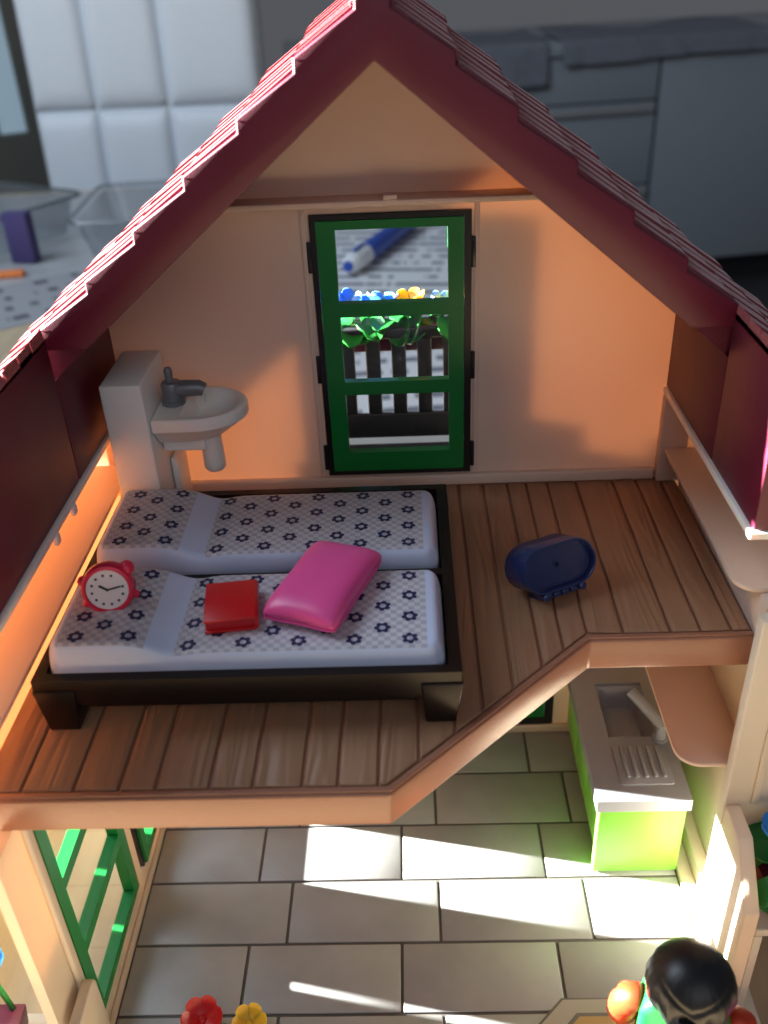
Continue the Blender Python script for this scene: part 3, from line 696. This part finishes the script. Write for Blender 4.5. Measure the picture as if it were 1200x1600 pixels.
flower_box('maroon box of blue and yellow flowers on the balcony fence, seen through the loft window', (0.35, 4.55, 4.0), 5.6, 0, [(bluef, -2.2, 0.25), (bluef, -1.0, 0.12), (bluef, -0.75, 0.30), (yel, 0.42, 0.25), (bluef, 1.75, 0.10), (yel, 2.5, 0.2)], 0, 5)
flower_box('maroon box with a blue flower and green leaves outside the right wall', (12.35, -12.35, -8.94), 2.4, 90, [(bluef, 0.5, 0.6), (bluef, -0.6, 0.2)], 0, 9)
flower_box('maroon box with a blue flower at the lower left corner', (-12.45, -16.75, -9.98), 1.7, 90, [(bluef, 0.75, 1.2), (bluef, 0.2, 1.5)], 0, 12, 1)
for nm, c, cm, rr, lb in (('red_flower', (-6.78, -15.05, -12.78), red, 0.66, 'red six petalled toy flower standing on the tiles at the bottom edge'), ('yellow_flower', (-5.2, -15.2, -12.78), yel, 0.56, 'yellow toy flower standing on the tiles beside the red flower')):
    fl = thing(nm, lb, 'flower', c, 0, 'single flowers on the tiles')
    link('stem', tube(bmesh.new(), [(0, 0, 0.02), (0.05, 0, 0.7), (0, 0.05, 1.3)], 0.12, 10), leafm, fl, world=False, smooth=True)
    for a in (20, 140, 260): lf = LEAF[1].copy(); COL.objects.link(lf); lf.parent = fl; put(lf, (0, 0, 0.1), (10, 0, a))
    h = link('blossom', petal_mesh(rr, 6, 0.75, 'f'), cm, fl, world=False, smooth=True, auto=50); put(h, (0, 0, 1.3), (22, 4, 12))

# ------------------------------------------------------------------ bed
bed = thing('double_bed', 'low dark brown double bed with two flower printed mattresses on the loft', 'bed', (-4.02, -8.27, 0.013))
bx0, bx1, by0, by1 = -9.885, 1.842, -13.31, -3.23
bm = plate(bmesh.new(), [bx0, bx0+0.32, bx1-0.36, bx1], [by0, by0+0.32, -8.78, -8.46, by1-0.32, by1], [(1, 1), (1, 3)], 0.95, 1.78, 'z')
es = [e for e in bm.edges if len(e.link_faces) == 2 and e.calc_face_angle() > 0.5]; bmesh.ops.bevel(bm, geom=es, offset=0.05, segments=2, affect='EDGES')
link('frame', bm, bedm, bed, smooth=True, auto=50)
bxo('slat_base', bx0+0.2, bx1-0.2, by0+0.2, by1-0.2, 0.98, 1.2, bedm, bed, 0)
bm = bmesh.new(); prism(bm, [(bx0+1.15, 0.72), (bx1-1.25, 0.72), (bx1-1.25, 0.96), (bx0+1.15, 0.96)], by0+0.1, by0+0.5, 'y', 0.03); link('apron', bm, bedm, bed, smooth=True, auto=50)
for lx0, lx1, sg in ((bx0-0.05, bx0+1.15, 1), (bx1-1.12, bx1+0.05, -1)):
    for ly0, ly1 in ((by0-0.06, by0+1.1), (by1-1.1, by1+0.06)):
        bm = bmesh.new()
        inset = 0.22
        a, b = (lx0, lx1)
        prism(bm, [(a+(inset if sg > 0 else 0.12), 0.02), (b-(0.12 if sg > 0 else inset), 0.02), (b, 1.42), (a, 1.42)], ly0, ly1, 'y', 0.05); link('leg', bm, bedm, bed, smooth=True, auto=50)
def pillow_h(x):                                        # x relative to the mattress centre
    sm = lambda a, b, v: (lambda t_: t_*t_*(3-2*t_))(min(1, max(0, (v-a)/(b-a))))
    p = 0.36*(1-sm(-3.55, -1.55, x)) - 0.13*math.exp(-((x+2.05)/0.55)**2)
    return p
def mat_h(x, y, hx=5.5, hy=2.0, r=0.30):
    dx, dy = hx-abs(x), hy-abs(y)
    def rnd(d): d = max(0, min(1, d/r)); return math.sqrt(1-(1-d)**2)
    e = rnd(dx)*rnd(dy)
    base = 1.35
    return base+(2.3+pillow_h(x)-base)*e if e > 0 else base
MX = -4.06
def mattress(yc):
    bm = bmesh.new(); hx, hy = 5.5, 2.0
    def dens(h):
        a = [0, 0.01, 0.04, 0.09, 0.16, 0.25, 0.36, 0.5]; n = int((2*h-1)/0.13)
        return [-h+v for v in a]+[-h+0.5+(2*h-1)*i/n for i in range(1, n)]+[h-v for v in a[::-1]]
    X, Y = dens(hx), dens(hy)
    rc = 0.45
    rows = []
    for y in Y:
        row = []
        for x in X:
            px, py = x, y
            cx, cy = max(0, abs(x)-(hx-rc)), max(0, abs(y)-(hy-rc))
            L = math.hypot(cx, cy); mxx = max(cx, cy)
            if L > 1e-6:
                k = mxx/L; px = math.copysign(min(abs(x), hx-rc)+cx*k, x); py = math.copysign(min(abs(y), hy-rc)+cy*k, y)
            row.append(bm.verts.new((px, py, mat_h(x, y))))
        rows.append(row)
    for j in range(len(Y)-1):
        for i in range(len(X)-1): bm.faces.new((rows[j][i], rows[j][i+1], rows[j+1][i+1], rows[j+1][i]))
    edge = rows[0]+[r_[-1] for r_ in rows[1:]]+rows[-1][-2::-1]+[r_[0] for r_ in rows[-2:0:-1]]
    lo = [bm.verts.new((v.co.x, v.co.y, 1.215)) for v in edge]; n = len(edge)
    for i in range(n): bm.faces.new((edge[i], edge[(i+1) % n], lo[(i+1) % n], lo[i]))
    bm.faces.new(lo)
    o = link('mattress', bm, mattm, bed, world=False, smooth=True, auto=60)
    o.location = Vector((MX+4.02, yc+8.27, -0.013))*S
    # printed flower rings following the moulded surface
    bm = bmesh.new()
    cen = []
    for k in range(9):
        x = 0.47-0.765*k
        cen += [(x, y) for y in ((1.45, 0.48, -0.50, -1.47) if k % 2 == 0 else (0.98, 0.0, -0.99))]
    for x, ys in ((-7.24, (1.42, 0.42, -0.55, -1.47)), (-8.02, (0.96, -0.12, -1.0)), (-8.69, (1.38, 0.38, -0.62, -1.5))): cen += [(x, y) for y in ys]
    for cx, cy in cen:
        cx = cx-MX; a0 = random.uniform(0, 1)
        N = 48; inner = []; mid = []; outer = []
        for i in range(N):
            a = 2*math.pi*i/N; ro = 0.155+0.085*abs(math.cos(3*(a+a0)))**0.8
            for lst, rr in ((inner, 0.088), (mid, 0.13), (outer, ro)):
                x, y = cx+rr*math.cos(a), cy+rr*math.sin(a); lst.append(bm.verts.new((x, y, mat_h(x, y)+0.006)))
        for i in range(N):
            j = (i+1) % N
            bm.faces.new((inner[i], inner[j], mid[j], mid[i])); bm.faces.new((mid[i], mid[j], outer[j], outer[i]))
    p = link('flower_print', bm, printb, o, world=False, smooth=True)
    return o
mattress(-11.0); mattress(-6.24)

# ------------------------------------------------------------------ things on and beside the bed
# alarm clock leaning back on the front pillow
ck = thing('alarm_clock', 'small red alarm clock with white dial on the front pillow', 'clock', (-8.04, -11.18, 2.55))
cm_ = Matrix.Scale(0.88, 4) @ Matrix.Translation((0, 0.0, 0.80)) @ Matrix.Rotation(R(8), 4, 'Z') @ Matrix.Rotation(R(-14), 4, 'X')
def ckl(name, bm, mat, parent=ck): return link(name, xf(bm, cm_), mat, parent, world=False, smooth=True, auto=40)
ckl('case', lathe(bmesh.new(), [(0.70, 0.62), (0.80, 0.55), (0.84, 0.40), (0.84, 0.05), (0.80, -0.03), (0.72, -0.05), (0.69, -0.0)], axis='y', seg=40), crim)
fc = ckl('dial', lathe(bmesh.new(), [(0.66, 0.02), (0.67, -0.005)], axis='y', seg=40), facew)
for a in range(12):
    t_ = R(30*a+8); c = (0.50*math.cos(t_), 0, 0.50*math.sin(t_))
    if a in (1,): continue
    ckl('hour_mark', lathe(bmesh.new(), [(0.045, 0), (0.045, -0.012)], c, 10, 'y'), inkb, fc)
def hand(a, l, wd):
    bm = bmesh.new(); box(bm, -0.05, l, -0.016, -0.004, -wd, wd); xf(bm, Matrix.Rotation(-R(a), 4, 'Y')); return bm
ckl('hand', hand(146, 0.30, 0.040), inkb, fc); ckl('hand', hand(10, 0.44, 0.030), inkb, fc)
for a, r_, s_ in ((42, 0.88, 0.25), (160, 0.86, 0.15)):
    t_ = R(a); ckl('bell', ellipsoid(bmesh.new(), (r_*math.cos(t_), 0.28, r_*math.sin(t_)), (s_, 0.26, s_), 16, 10), crim)
for a in (-22, 212):
    t_ = R(a); bm = bmesh.new(); tube(bm, [(0.78*math.cos(t_), 0.25, 0.78*math.sin(t_)), (1.0*math.cos(t_), 0.25, 1.0*math.sin(t_))], [0.16, 0.10], 12); ckl('foot', bm, crim)

# red book
bk_ = thing('red_book', 'small plain red book lying flat on the front mattress', 'book', (-4.62, -11.15, 2.315), 7)
prof = [(-0.72, 0.0), (0.62, 0.0)]+[(0.62+0.13*math.cos(R(a)), 0.23+0.23*math.sin(R(a))) for a in range(-75, 76, 15)]+[(0.62, 0.46), (-0.72, 0.46)]
link('cover', prism(bmesh.new(), [(-0.72, 0.0), (0.70, 0.0), (0.70, 0.09), (-0.72, 0.09)], -0.9, 0.9, 'y', 0.02), red, bk_, world=False, smooth=True, auto=40)
link('cover', prism(bmesh.new(), [(-0.72, 0.37), (0.70, 0.37), (0.70, 0.46), (-0.72, 0.46)], -0.9, 0.9, 'y', 0.02), red, bk_, world=False, smooth=True, auto=40)
link('spine', prism(bmesh.new(), [(0.66, 0.0)]+[(0.68+0.12*math.cos(R(a)), 0.23+0.23*math.sin(R(a))) for a in range(-80, 81, 16)]+[(0.66, 0.46)], -0.9, 0.9, 'y', 0.015), red, bk_, world=False, smooth=True, auto=40)
link('page_block', prism(bmesh.new(), [(-0.68, 0.091), (0.658, 0.091), (0.658, 0.369), (-0.68, 0.369)], -0.84, 0.84, 'y', 0.01), red, bk_, world=False, smooth=True, auto=40)

# pink pillow
pp = thing('pink_pillow', 'glossy pink toy pillow lying askew across the front mattress', 'pillow', (-1.98, -10.36, 2.33), -20.1)
def pillow_half(sign):
    bm = bmesh.new(); n, m_ = 22, 30; hx, hy = 1.16, 1.90; rows = []
    for j in range(m_+1):
        row = []
        for i in range(n+1):
            u = math.sin(math.pi/2*(2*i/n-1)); v = math.sin(math.pi/2*(2*j/m_-1))
            e = max(0, (1-abs(u)**2.8))*max(0, (1-abs(v)**3.2)); e = e**0.30
            pin = 1-0.05*(1-v*v)*abs(u)-0; pin2 = 1-0.045*(1-u*u)
            row.append(bm.verts.new((u*hx*(1-0.04*(1-v*v))*(1-0.07*abs(v)**7), v*hy*pin2*(1-0.04*abs(u)**7), 0.27+sign*(0.035+ (0.55 if sign > 0 else 0.23)*e))))
        rows.append(row)
    for j in range(m_):
        for i in range(n): bm.faces.new((rows[j][i], rows[j][i+1], rows[j+1][i+1], rows[j+1][i]))
    edge = rows[0]+[r_[-1] for r_ in rows[1:]]+rows[-1][-2::-1]+[r_[0] for r_ in rows[-2:0:-1]]
    c = [bm.verts.new((v.co.x*0.975, v.co.y*0.985, 0.27+sign*0.008)) for v in edge]; k = len(edge)
    for i in range(k): bm.faces.new((edge[i], edge[(i+1) % k], c[(i+1) % k], c[i]))
    bm.faces.new(c)
    return bm
link('upper_half', pillow_half(1), pink, pp, world=False, smooth=True, auto=70)
link('lower_half', pillow_half(-1), pink, pp, world=False, smooth=True, auto=70)

# navy radio
ra = thing('toy_radio', 'dark blue oval toy radio standing on the brown loft planks', 'radio', (5.14, -7.45, 0.013), 26)
def stadium(L, h, n=14):
    r_ = h/2; P = []
    for i in range(n+1): a = R(-90+180*i/n); P.append((L/2-r_+r_*math.cos(a), r_*math.sin(a)))
    for i in range(n+1): a = R(90+180*i/n); P.append((-L/2+r_+r_*math.cos(a), r_*math.sin(a)))
    return P
TI = Matrix.Translation((0, 0, 1.08)) @ Matrix.Rotation(R(-24), 4, 'X')
def ral(name, bm, mat, par=ra): return link(name, xf(bm, TI), mat, par, world=False, smooth=True, auto=40)
bm = bmesh.new(); outer = stadium(2.75, 1.56); inn = stadium(2.55, 1.36)
loops = []
for P, y in ((stadium(2.50, 1.32), 0.95), (stadium(2.75, 1.56), 0.80), (outer, -0.36), (stadium(2.71, 1.52), -0.42), (stadium(2.60, 1.41), -0.42), (inn, -0.38), (stadium(2.52, 1.32), -0.16)):
    loops.append([bm.verts.new((x, y, z)) for x, z in P])
for a, b in zip(loops, loops[1:]):
    for i in range(len(a)): bm.faces.new((a[i], a[(i+1) % len(a)], b[(i+1) % len(a)], b[i]))
bm.faces.new(loops[0]); bm.faces.new(loops[-1])
ral('case', bm, navy)
ral('moulding_mark', lathe(bmesh.new(), [(0.14, -0.158), (0.14, -0.18), (0.10, -0.185), (0.10, -0.16)], (0, 0, 0.02), 16, 'y'), navy)
bm = bmesh.new(); box(bm, -0.80, 0.80, -0.30, 0.60, -0.99, -0.72, 0.06); ral('foot', bm, navy)
for i, x in enumerate((-0.68, -0.32, 0.0, 0.32, 0.68)):
    if i in (0, 4): ral('knob', lathe(bmesh.new(), [(0.13, -0.29), (0.13, -0.42), (0.09, -0.45)], (x, 0, -0.86), 14, 'y'), navy)
    else: bm = bmesh.new(); box(bm, x-0.10, x+0.10, -0.42, -0.29, -0.94, -0.78, 0.03); ral('button', bm, navy)

# ------------------------------------------------------------------ wash basin in the corner
wb = thing('wash_basin', 'white toy wash basin with grey tap on its plumbing box in the corner', 'basin', (-8.3, -2.0, 0.013))
bm = bmesh.new(); prism(bm, [(-9.8, 0.02), (-8.30, 0.02), (-8.36, 6.2), (-9.78, 6.2)], -3.72, -0.52, 'y', 0.07); link('plumbing_box', bm, white_p, wb, smooth=True, auto=50)
bm = bmesh.new(); prism(bm, [(-8.29, 0.02), (-8.05, 0.02), (-8.05, 2.2), (-8.15, 2.5), (-8.29, 2.5)], -2.0, -0.52, 'y', 0.05); link('pipe_cover', bm, white_p, wb, smooth=True, auto=50)
def dshape(x0, xr, yc, hy, n=18):
    P = [(x0, yc-hy), (x0, yc+hy)]; P = [(x0, yc+hy), (x0, yc-hy)]
    for i in range(n+1): a = R(-90+180*i/n); P.append((x0+(xr-x0)*(0.42+0.58*math.cos(a)), yc+hy*math.sin(a)))
    return P
YB, HB = -2.12, 1.45
zt = 4.80
bm = bmesh.new(); L = []
for (x0, xr, hy, z) in ((-8.28, -6.1, 0.75, 3.63), (-8.28, -5.5, 1.15, 4.08), (-8.28, -5.28, 1.36, 4.30), (-8.28, -5.16, HB, 4.34), (-8.28, -5.13, HB+0.02, 4.43), (-8.28, -5.15, HB, zt-0.04), (-8.27, -5.2, HB-0.04, zt), (-7.35, -5.42, HB-0.25, zt), (-7.30, -5.5, HB-0.32, zt-0.06), (-7.15, -5.8, HB-0.55, zt-0.45), (-7.0, -6.1, HB-0.85, zt-0.65)):
    L.append([bm.verts.new((x, y, z)) for x, y in dshape(x0, xr, YB, hy)])
for a, b in zip(L, L[1:]):
    for i in range(len(a)): bm.faces.new((a[i], a[(i+1) % len(a)], b[(i+1) % len(a)], b[i]))
bm.faces.new(L[0]); bm.faces.new(L[-1])
link('bowl', bm, white_p, wb, smooth=True, auto=40)
bm = bmesh.new(); prism(bm, [(-8.28, 2.75), (-6.75, 2.75), (-6.75, 3.3), (-8.28, 3.45)], YB-0.5, YB+0.5, 'y', 0.05); link('bracket', bm, white_p, wb, smooth=True, auto=50)
link('drain_pipe', lathe(bmesh.new(), [(0.32, 1.75), (0.40, 1.85), (0.40, 2.1), (0.37, 3.2), (0.45, 3.4)], (-6.62, YB, 0)), white_p, wb, smooth=True, auto=40)
tp = link('tap', lathe(bmesh.new(), [(0.42, 4.43), (0.42, 4.56), (0.36, 4.62), (0.36, 5.18), (0.31, 5.25)], (-7.75, YB, 0)), tapm, wb, smooth=True, auto=40)
bm = bmesh.new(); tube(bm, [(-7.8, YB, 4.95), (-7.2, YB, 4.98), (-6.75, YB, 4.98), (-6.6, YB, 4.9)], [0.30, 0.30, 0.28, 0.24], 16); link('spout', bm, tapm, tp, smooth=True, auto=50)
bm = bmesh.new(); prism(bm, [(-7.5, 4.62), (-7.1, 4.72), (-6.9, 4.85), (-7.5, 4.85)], YB-0.12, YB+0.12, 'y', 0.03); link('spout_web', bm, tapm, tp, smooth=True, auto=50)
bm = bmesh.new(); tube(bm, [(-7.78, YB, 5.1), (-7.80, YB+0.05, 5.65), (-7.80, YB+0.06, 5.75)], [0.13, 0.15, 0.11], 12); link('lever', bm, tapm, tp, smooth=True, auto=50)
bm = bmesh.new(); tube(bm, [(-6.62, YB, 4.72), (-6.62, YB, 4.45)], [0.03, 0.04], 8); link('water_drop', bm, clear, tp, smooth=True)

for o_ in [c for c in wb.children if c.name.split('.')[0] in ('bracket', 'drain_pipe', 'tap')]: o_.location.z += 0.38*S
# ------------------------------------------------------------------ kitchen unit
kt = thing('kitchen_unit', 'lime green toy kitchen unit with silver sink and drainer below the loft', 'kitchen unit', (8.9, -5, -12.79))
bm = bmesh.new(); box(bm, 7.20, 10.44, -8.62, -8.30, -12.77, -9.05, 0.05); link('end_panel', bm, lime, kt, smooth=True, auto=50)
bm = bmesh.new(); box(bm, 7.62, 10.44, -8.29, -1.3, -12.77, -12.05, 0.03); link('plinth', bm, lime, kt, smooth=True, auto=50)
bm = bmesh.new(); box(bm, 7.40, 10.44, -8.29, -1.3, -12.04, -10.0, 0.04); box(bm, 7.40, 7.9, -8.29, -1.3, -9.99, -9.12, 0.02); link('body', bm, lime, kt, smooth=True, auto=50)
for y0, y1 in ((-8.1, -5.9), (-5.8, -3.6), (-3.5, -1.4)):
    d = bxo('door', 7.28, 7.395, y0, y1, -11.9, -9.35, lime, kt, 0.04)
ZT = -8.55
def sinktop():
    bm = bmesh.new()
    X = [7.05, 8.05, 8.15, 9.85, 9.95, 10.5]; Y = [-8.85, -5.65, -5.55, -2.65, -2.55, -1.25]
    plate(bm, X, Y, [(i, j) for i in (1, 2, 3) for j in (1, 2, 3)], ZT-0.55, ZT, 'z')
    es = [e for e in bm.edges if len(e.link_faces) == 2 and e.calc_face_angle() > 0.5]; bmesh.ops.bevel(bm, geom=es, offset=0.10, segments=3, affect='EDGES')
    return bm
st = link('worktop', sinktop(), silver, kt, smooth=True, auto=50)
def rr_loop(bm, x0, x1, y0, y1, r_, z): return [bm.verts.new((x, y, z)) for x, y in rrect(x0, x1, y0, y1, r_)]
bm = bmesh.new(); LL = [rr_loop(bm, 8.02, 9.98, -5.68, -2.52, 0.30, ZT-0.12), rr_loop(bm, 8.12, 9.88, -5.58, -2.62, 0.35, ZT-0.25), rr_loop(bm, 8.3, 9.7, -5.4, -2.8, 0.4, ZT-1.15), rr_loop(bm, 8.5, 9.5, -5.2, -3.0, 0.35, ZT-1.25)]
for a, b in zip(LL, LL[1:]):
    for i in range(len(a)): bm.faces.new((a[i], a[(i+1) % len(a)], b[(i+1) % len(a)], b[i]))
bm.faces.new(LL[-1])
ex = bmesh.ops.extrude_face_region(bm, geom=bm.faces[:]); bmesh.ops.translate(bm, vec=(0, 0, -0.06), verts=[g for g in ex['geom'] if isinstance(g, bmesh.types.BMVert)])
link('sink_bowl', bm, silver, st, smooth=True, auto=50)
bm = bmesh.new(); prism(bm, rrect(8.05, 10.05, -8.1, -6.15, 0.12, 3), ZT-0.02, ZT+0.05, 'z', 0.03); link('drainer', bm, silver, st, smooth=True, auto=50)
for i in range(5): bxo('drainer_rib', 8.30+i*0.34, 8.46+i*0.34, -7.8, -6.25, ZT+0.04, ZT+0.15, silver, st, 0.04)
bm = bmesh.new(); tube(bm, [(10.0, -5.78, ZT), (10.0, -5.78, ZT+0.12), (10.0, -5.78, ZT+0.13), (10.0, -5.78, ZT+0.85)], [0.30, 0.30, 0.23, 0.22], 16); fa = link('tap', bm, silver, kt, smooth=True, auto=50)
bm = bmesh.new(); tube(bm, [(10.06, -5.85, ZT+0.74), (9.35, -5.0, ZT+1.22), (9.0, -4.6, ZT+1.42)], [0.24, 0.23, 0.21], 16); link('spout', bm, silver, fa, smooth=True, auto=50)

# ------------------------------------------------------------------ toy figure at the lower right
fg = thing('toy_figure', 'toy figure with black hair, green top and red sleeves at the lower right', 'toy figure', (8.0, -17.0, -12.74), 0)
HZ = 6.15
def hair_bm():
    bm = bmesh.new(); bmesh.ops.create_uvsphere(bm, u_segments=96, v_segments=64, radius=1)
    for v in bm.verts:
        x, y, z = v.co
        r_ = 1.0
        back = max(0, -y)                               # figure faces +y before it is turned
        low = max(0, 0.32-z)
        if y > 0.25 and z < 0.35: r_ = 0.80
        ang = math.atan2(x, -y)
        r_ += -0.035*back*math.exp(-((z-0.30-0.28*abs(math.sin(ang*1.3)))/0.05)**2)+0.010*math.sin(ang*24+3*z)*max(0, 0.9-z)
        r_ += 0.06*math.sin(ang*10)*min(1, low*2.5)*back
        v.co = (x*r_*1.42, y*r_*1.38+0.02, z*r_*1.28-0.15*low*back)
    return bm
hd = bmesh.new(); ellipsoid(hd, (0, 0.1, HZ-0.3), (1.02, 1.0, 1.05)); head = link('head', hd, skin, fg, world=False, smooth=True)
hb_ = hair_bm(); bmesh.ops.translate(hb_, verts=hb_.verts, vec=(0, 0, HZ)); link('hair', hb_, hairm, fg, world=False, smooth=True)
link('ponytail', tube(bmesh.new(), [(0, -1.25, HZ-0.1), (0, -1.62, HZ-0.55), (0, -1.65, HZ-1.2), (0, -1.5, HZ-1.8)], [0.35, 0.50, 0.45, 0.15], 18), hairm, fg, world=False, smooth=True)
for s_ in (-1, 1): link('eye', ellipsoid(bmesh.new(), (s_*0.36, 1.06, HZ-0.3), (0.13, 0.06, 0.17), 10, 8), inkb, head, world=False, smooth=True)
bm = bmesh.new(); prism(bm, [(-1.05, 2.6), (1.05, 2.6), (1.25, 3.0), (1.25, 5.15), (0.95, 5.65), (-0.95, 5.65), (-1.25, 5.15), (-1.25, 3.0)], -0.62, 0.62, 'y', 0.2, 3); tor = link('torso', bm, green, fg, world=False, smooth=True, auto=60)
link('neck', tube(bmesh.new(), [(0, 0, 5.0), (0, 0, 5.6)], 0.4), skin, fg, world=False, smooth=True)
for s_ in (-1, 1):
    bm = bmesh.new(); tube(bm, [(s_*1.15, 0, 4.85), (s_*1.32, 0, 4.98), (s_*1.52, 0.02, 4.8), (s_*1.66, 0.1, 4.3), (s_*1.7, 0.4, 3.5), (s_*1.6, 0.75, 2.9)], [0.3, 0.42, 0.46, 0.45, 0.42, 0.40], 18); link('arm', bm, orangered, fg, world=False, smooth=True)
    bm = bmesh.new()
    for k in range(7): pass
    tube(bm, [(s_*1.5+0.30*math.cos(R(a)), 1.1+0.30*math.sin(R(a)), 2.62) for a in range(-60, 241, 30)], 0.14, 10); tube(bm, [(s_*1.5, 0.72, 2.9), (s_*1.5, 0.85, 2.66)], 0.2, 10); link('hand', bm, skin, fg, world=False, smooth=True)
    bm = bmesh.new(); prism(bm, [(s_*0.55-0.48, 0.02), (s_*0.55+0.48, 0.02), (s_*0.55+0.45, 2.6), (s_*0.55-0.45, 2.6)], -0.45, 0.5, 'y', 0.12, 3); link('leg', bm, navy, fg, world=False, smooth=True, auto=60)
    bm = bmesh.new(); box(bm, s_*0.55-0.47, s_*0.55+0.47, 0.45, 0.95, 0.02, 0.5, 0.15, 3); link('shoe', bm, navy, fg, world=False, smooth=True, auto=60)
for o_ in fg.children:
    if o_.name.split('.')[0] in ('hair', 'ponytail'):
        for v_ in o_.data.vertices: v_.co = Vector((0, 0, HZ*S))+(v_.co-Vector((0, 0, HZ*S)))*0.87
fg.rotation_euler = (0, 0, R(-16))
# pink board at the lower right corner
pb = link('pink_board', prism(bmesh.new(), rrect(-2.2, 2.2, -3.5, 3.5, 0.4), 0, 0.4, 'z', 0.1), pink, None, world=False, smooth=True, auto=50); pb.location = Vector((14.9, -17.0, TZ+0.02))*S
tag(pb, 'flat pink plastic board on the table at the lower right corner', 'board')

# boxes added out of view, left of the house, to shade the terrace door
for y0, y1, z1, lb in ((-6.55, -5.05, -3.6, 'narrow upright cardboard box added out of view to shade the left wall'), (-8.9, -6.82, -4.0, 'low cardboard box, middle of three added out of view to shade the left wall'), (-15.0, -9.15, -3.0, 'wide plain cardboard box added out of view to shade the terrace door')):
    o = link('shade_box', box(bmesh.new(), -4, 0, y0, y1, 0.01, z1-TZ, 0.05), card, None, world=False); o.location = Vector((-22, 0, TZ))*S; o.rotation_euler = (0, 0, math.atan2(SUN.y, SUN.x)-math.pi); tag(o, lb, 'box', 'unseen boxes added for their shade')
o = link('shade_strip', box(bmesh.new(), -18.2, -16.6, -15, 20, TZ+0.01, -10.9, 0.06), card, None); tag(o, 'long low cardboard strip added to shade the table left of the house', 'box')  # added strip that keeps the low sun off the table outside the door
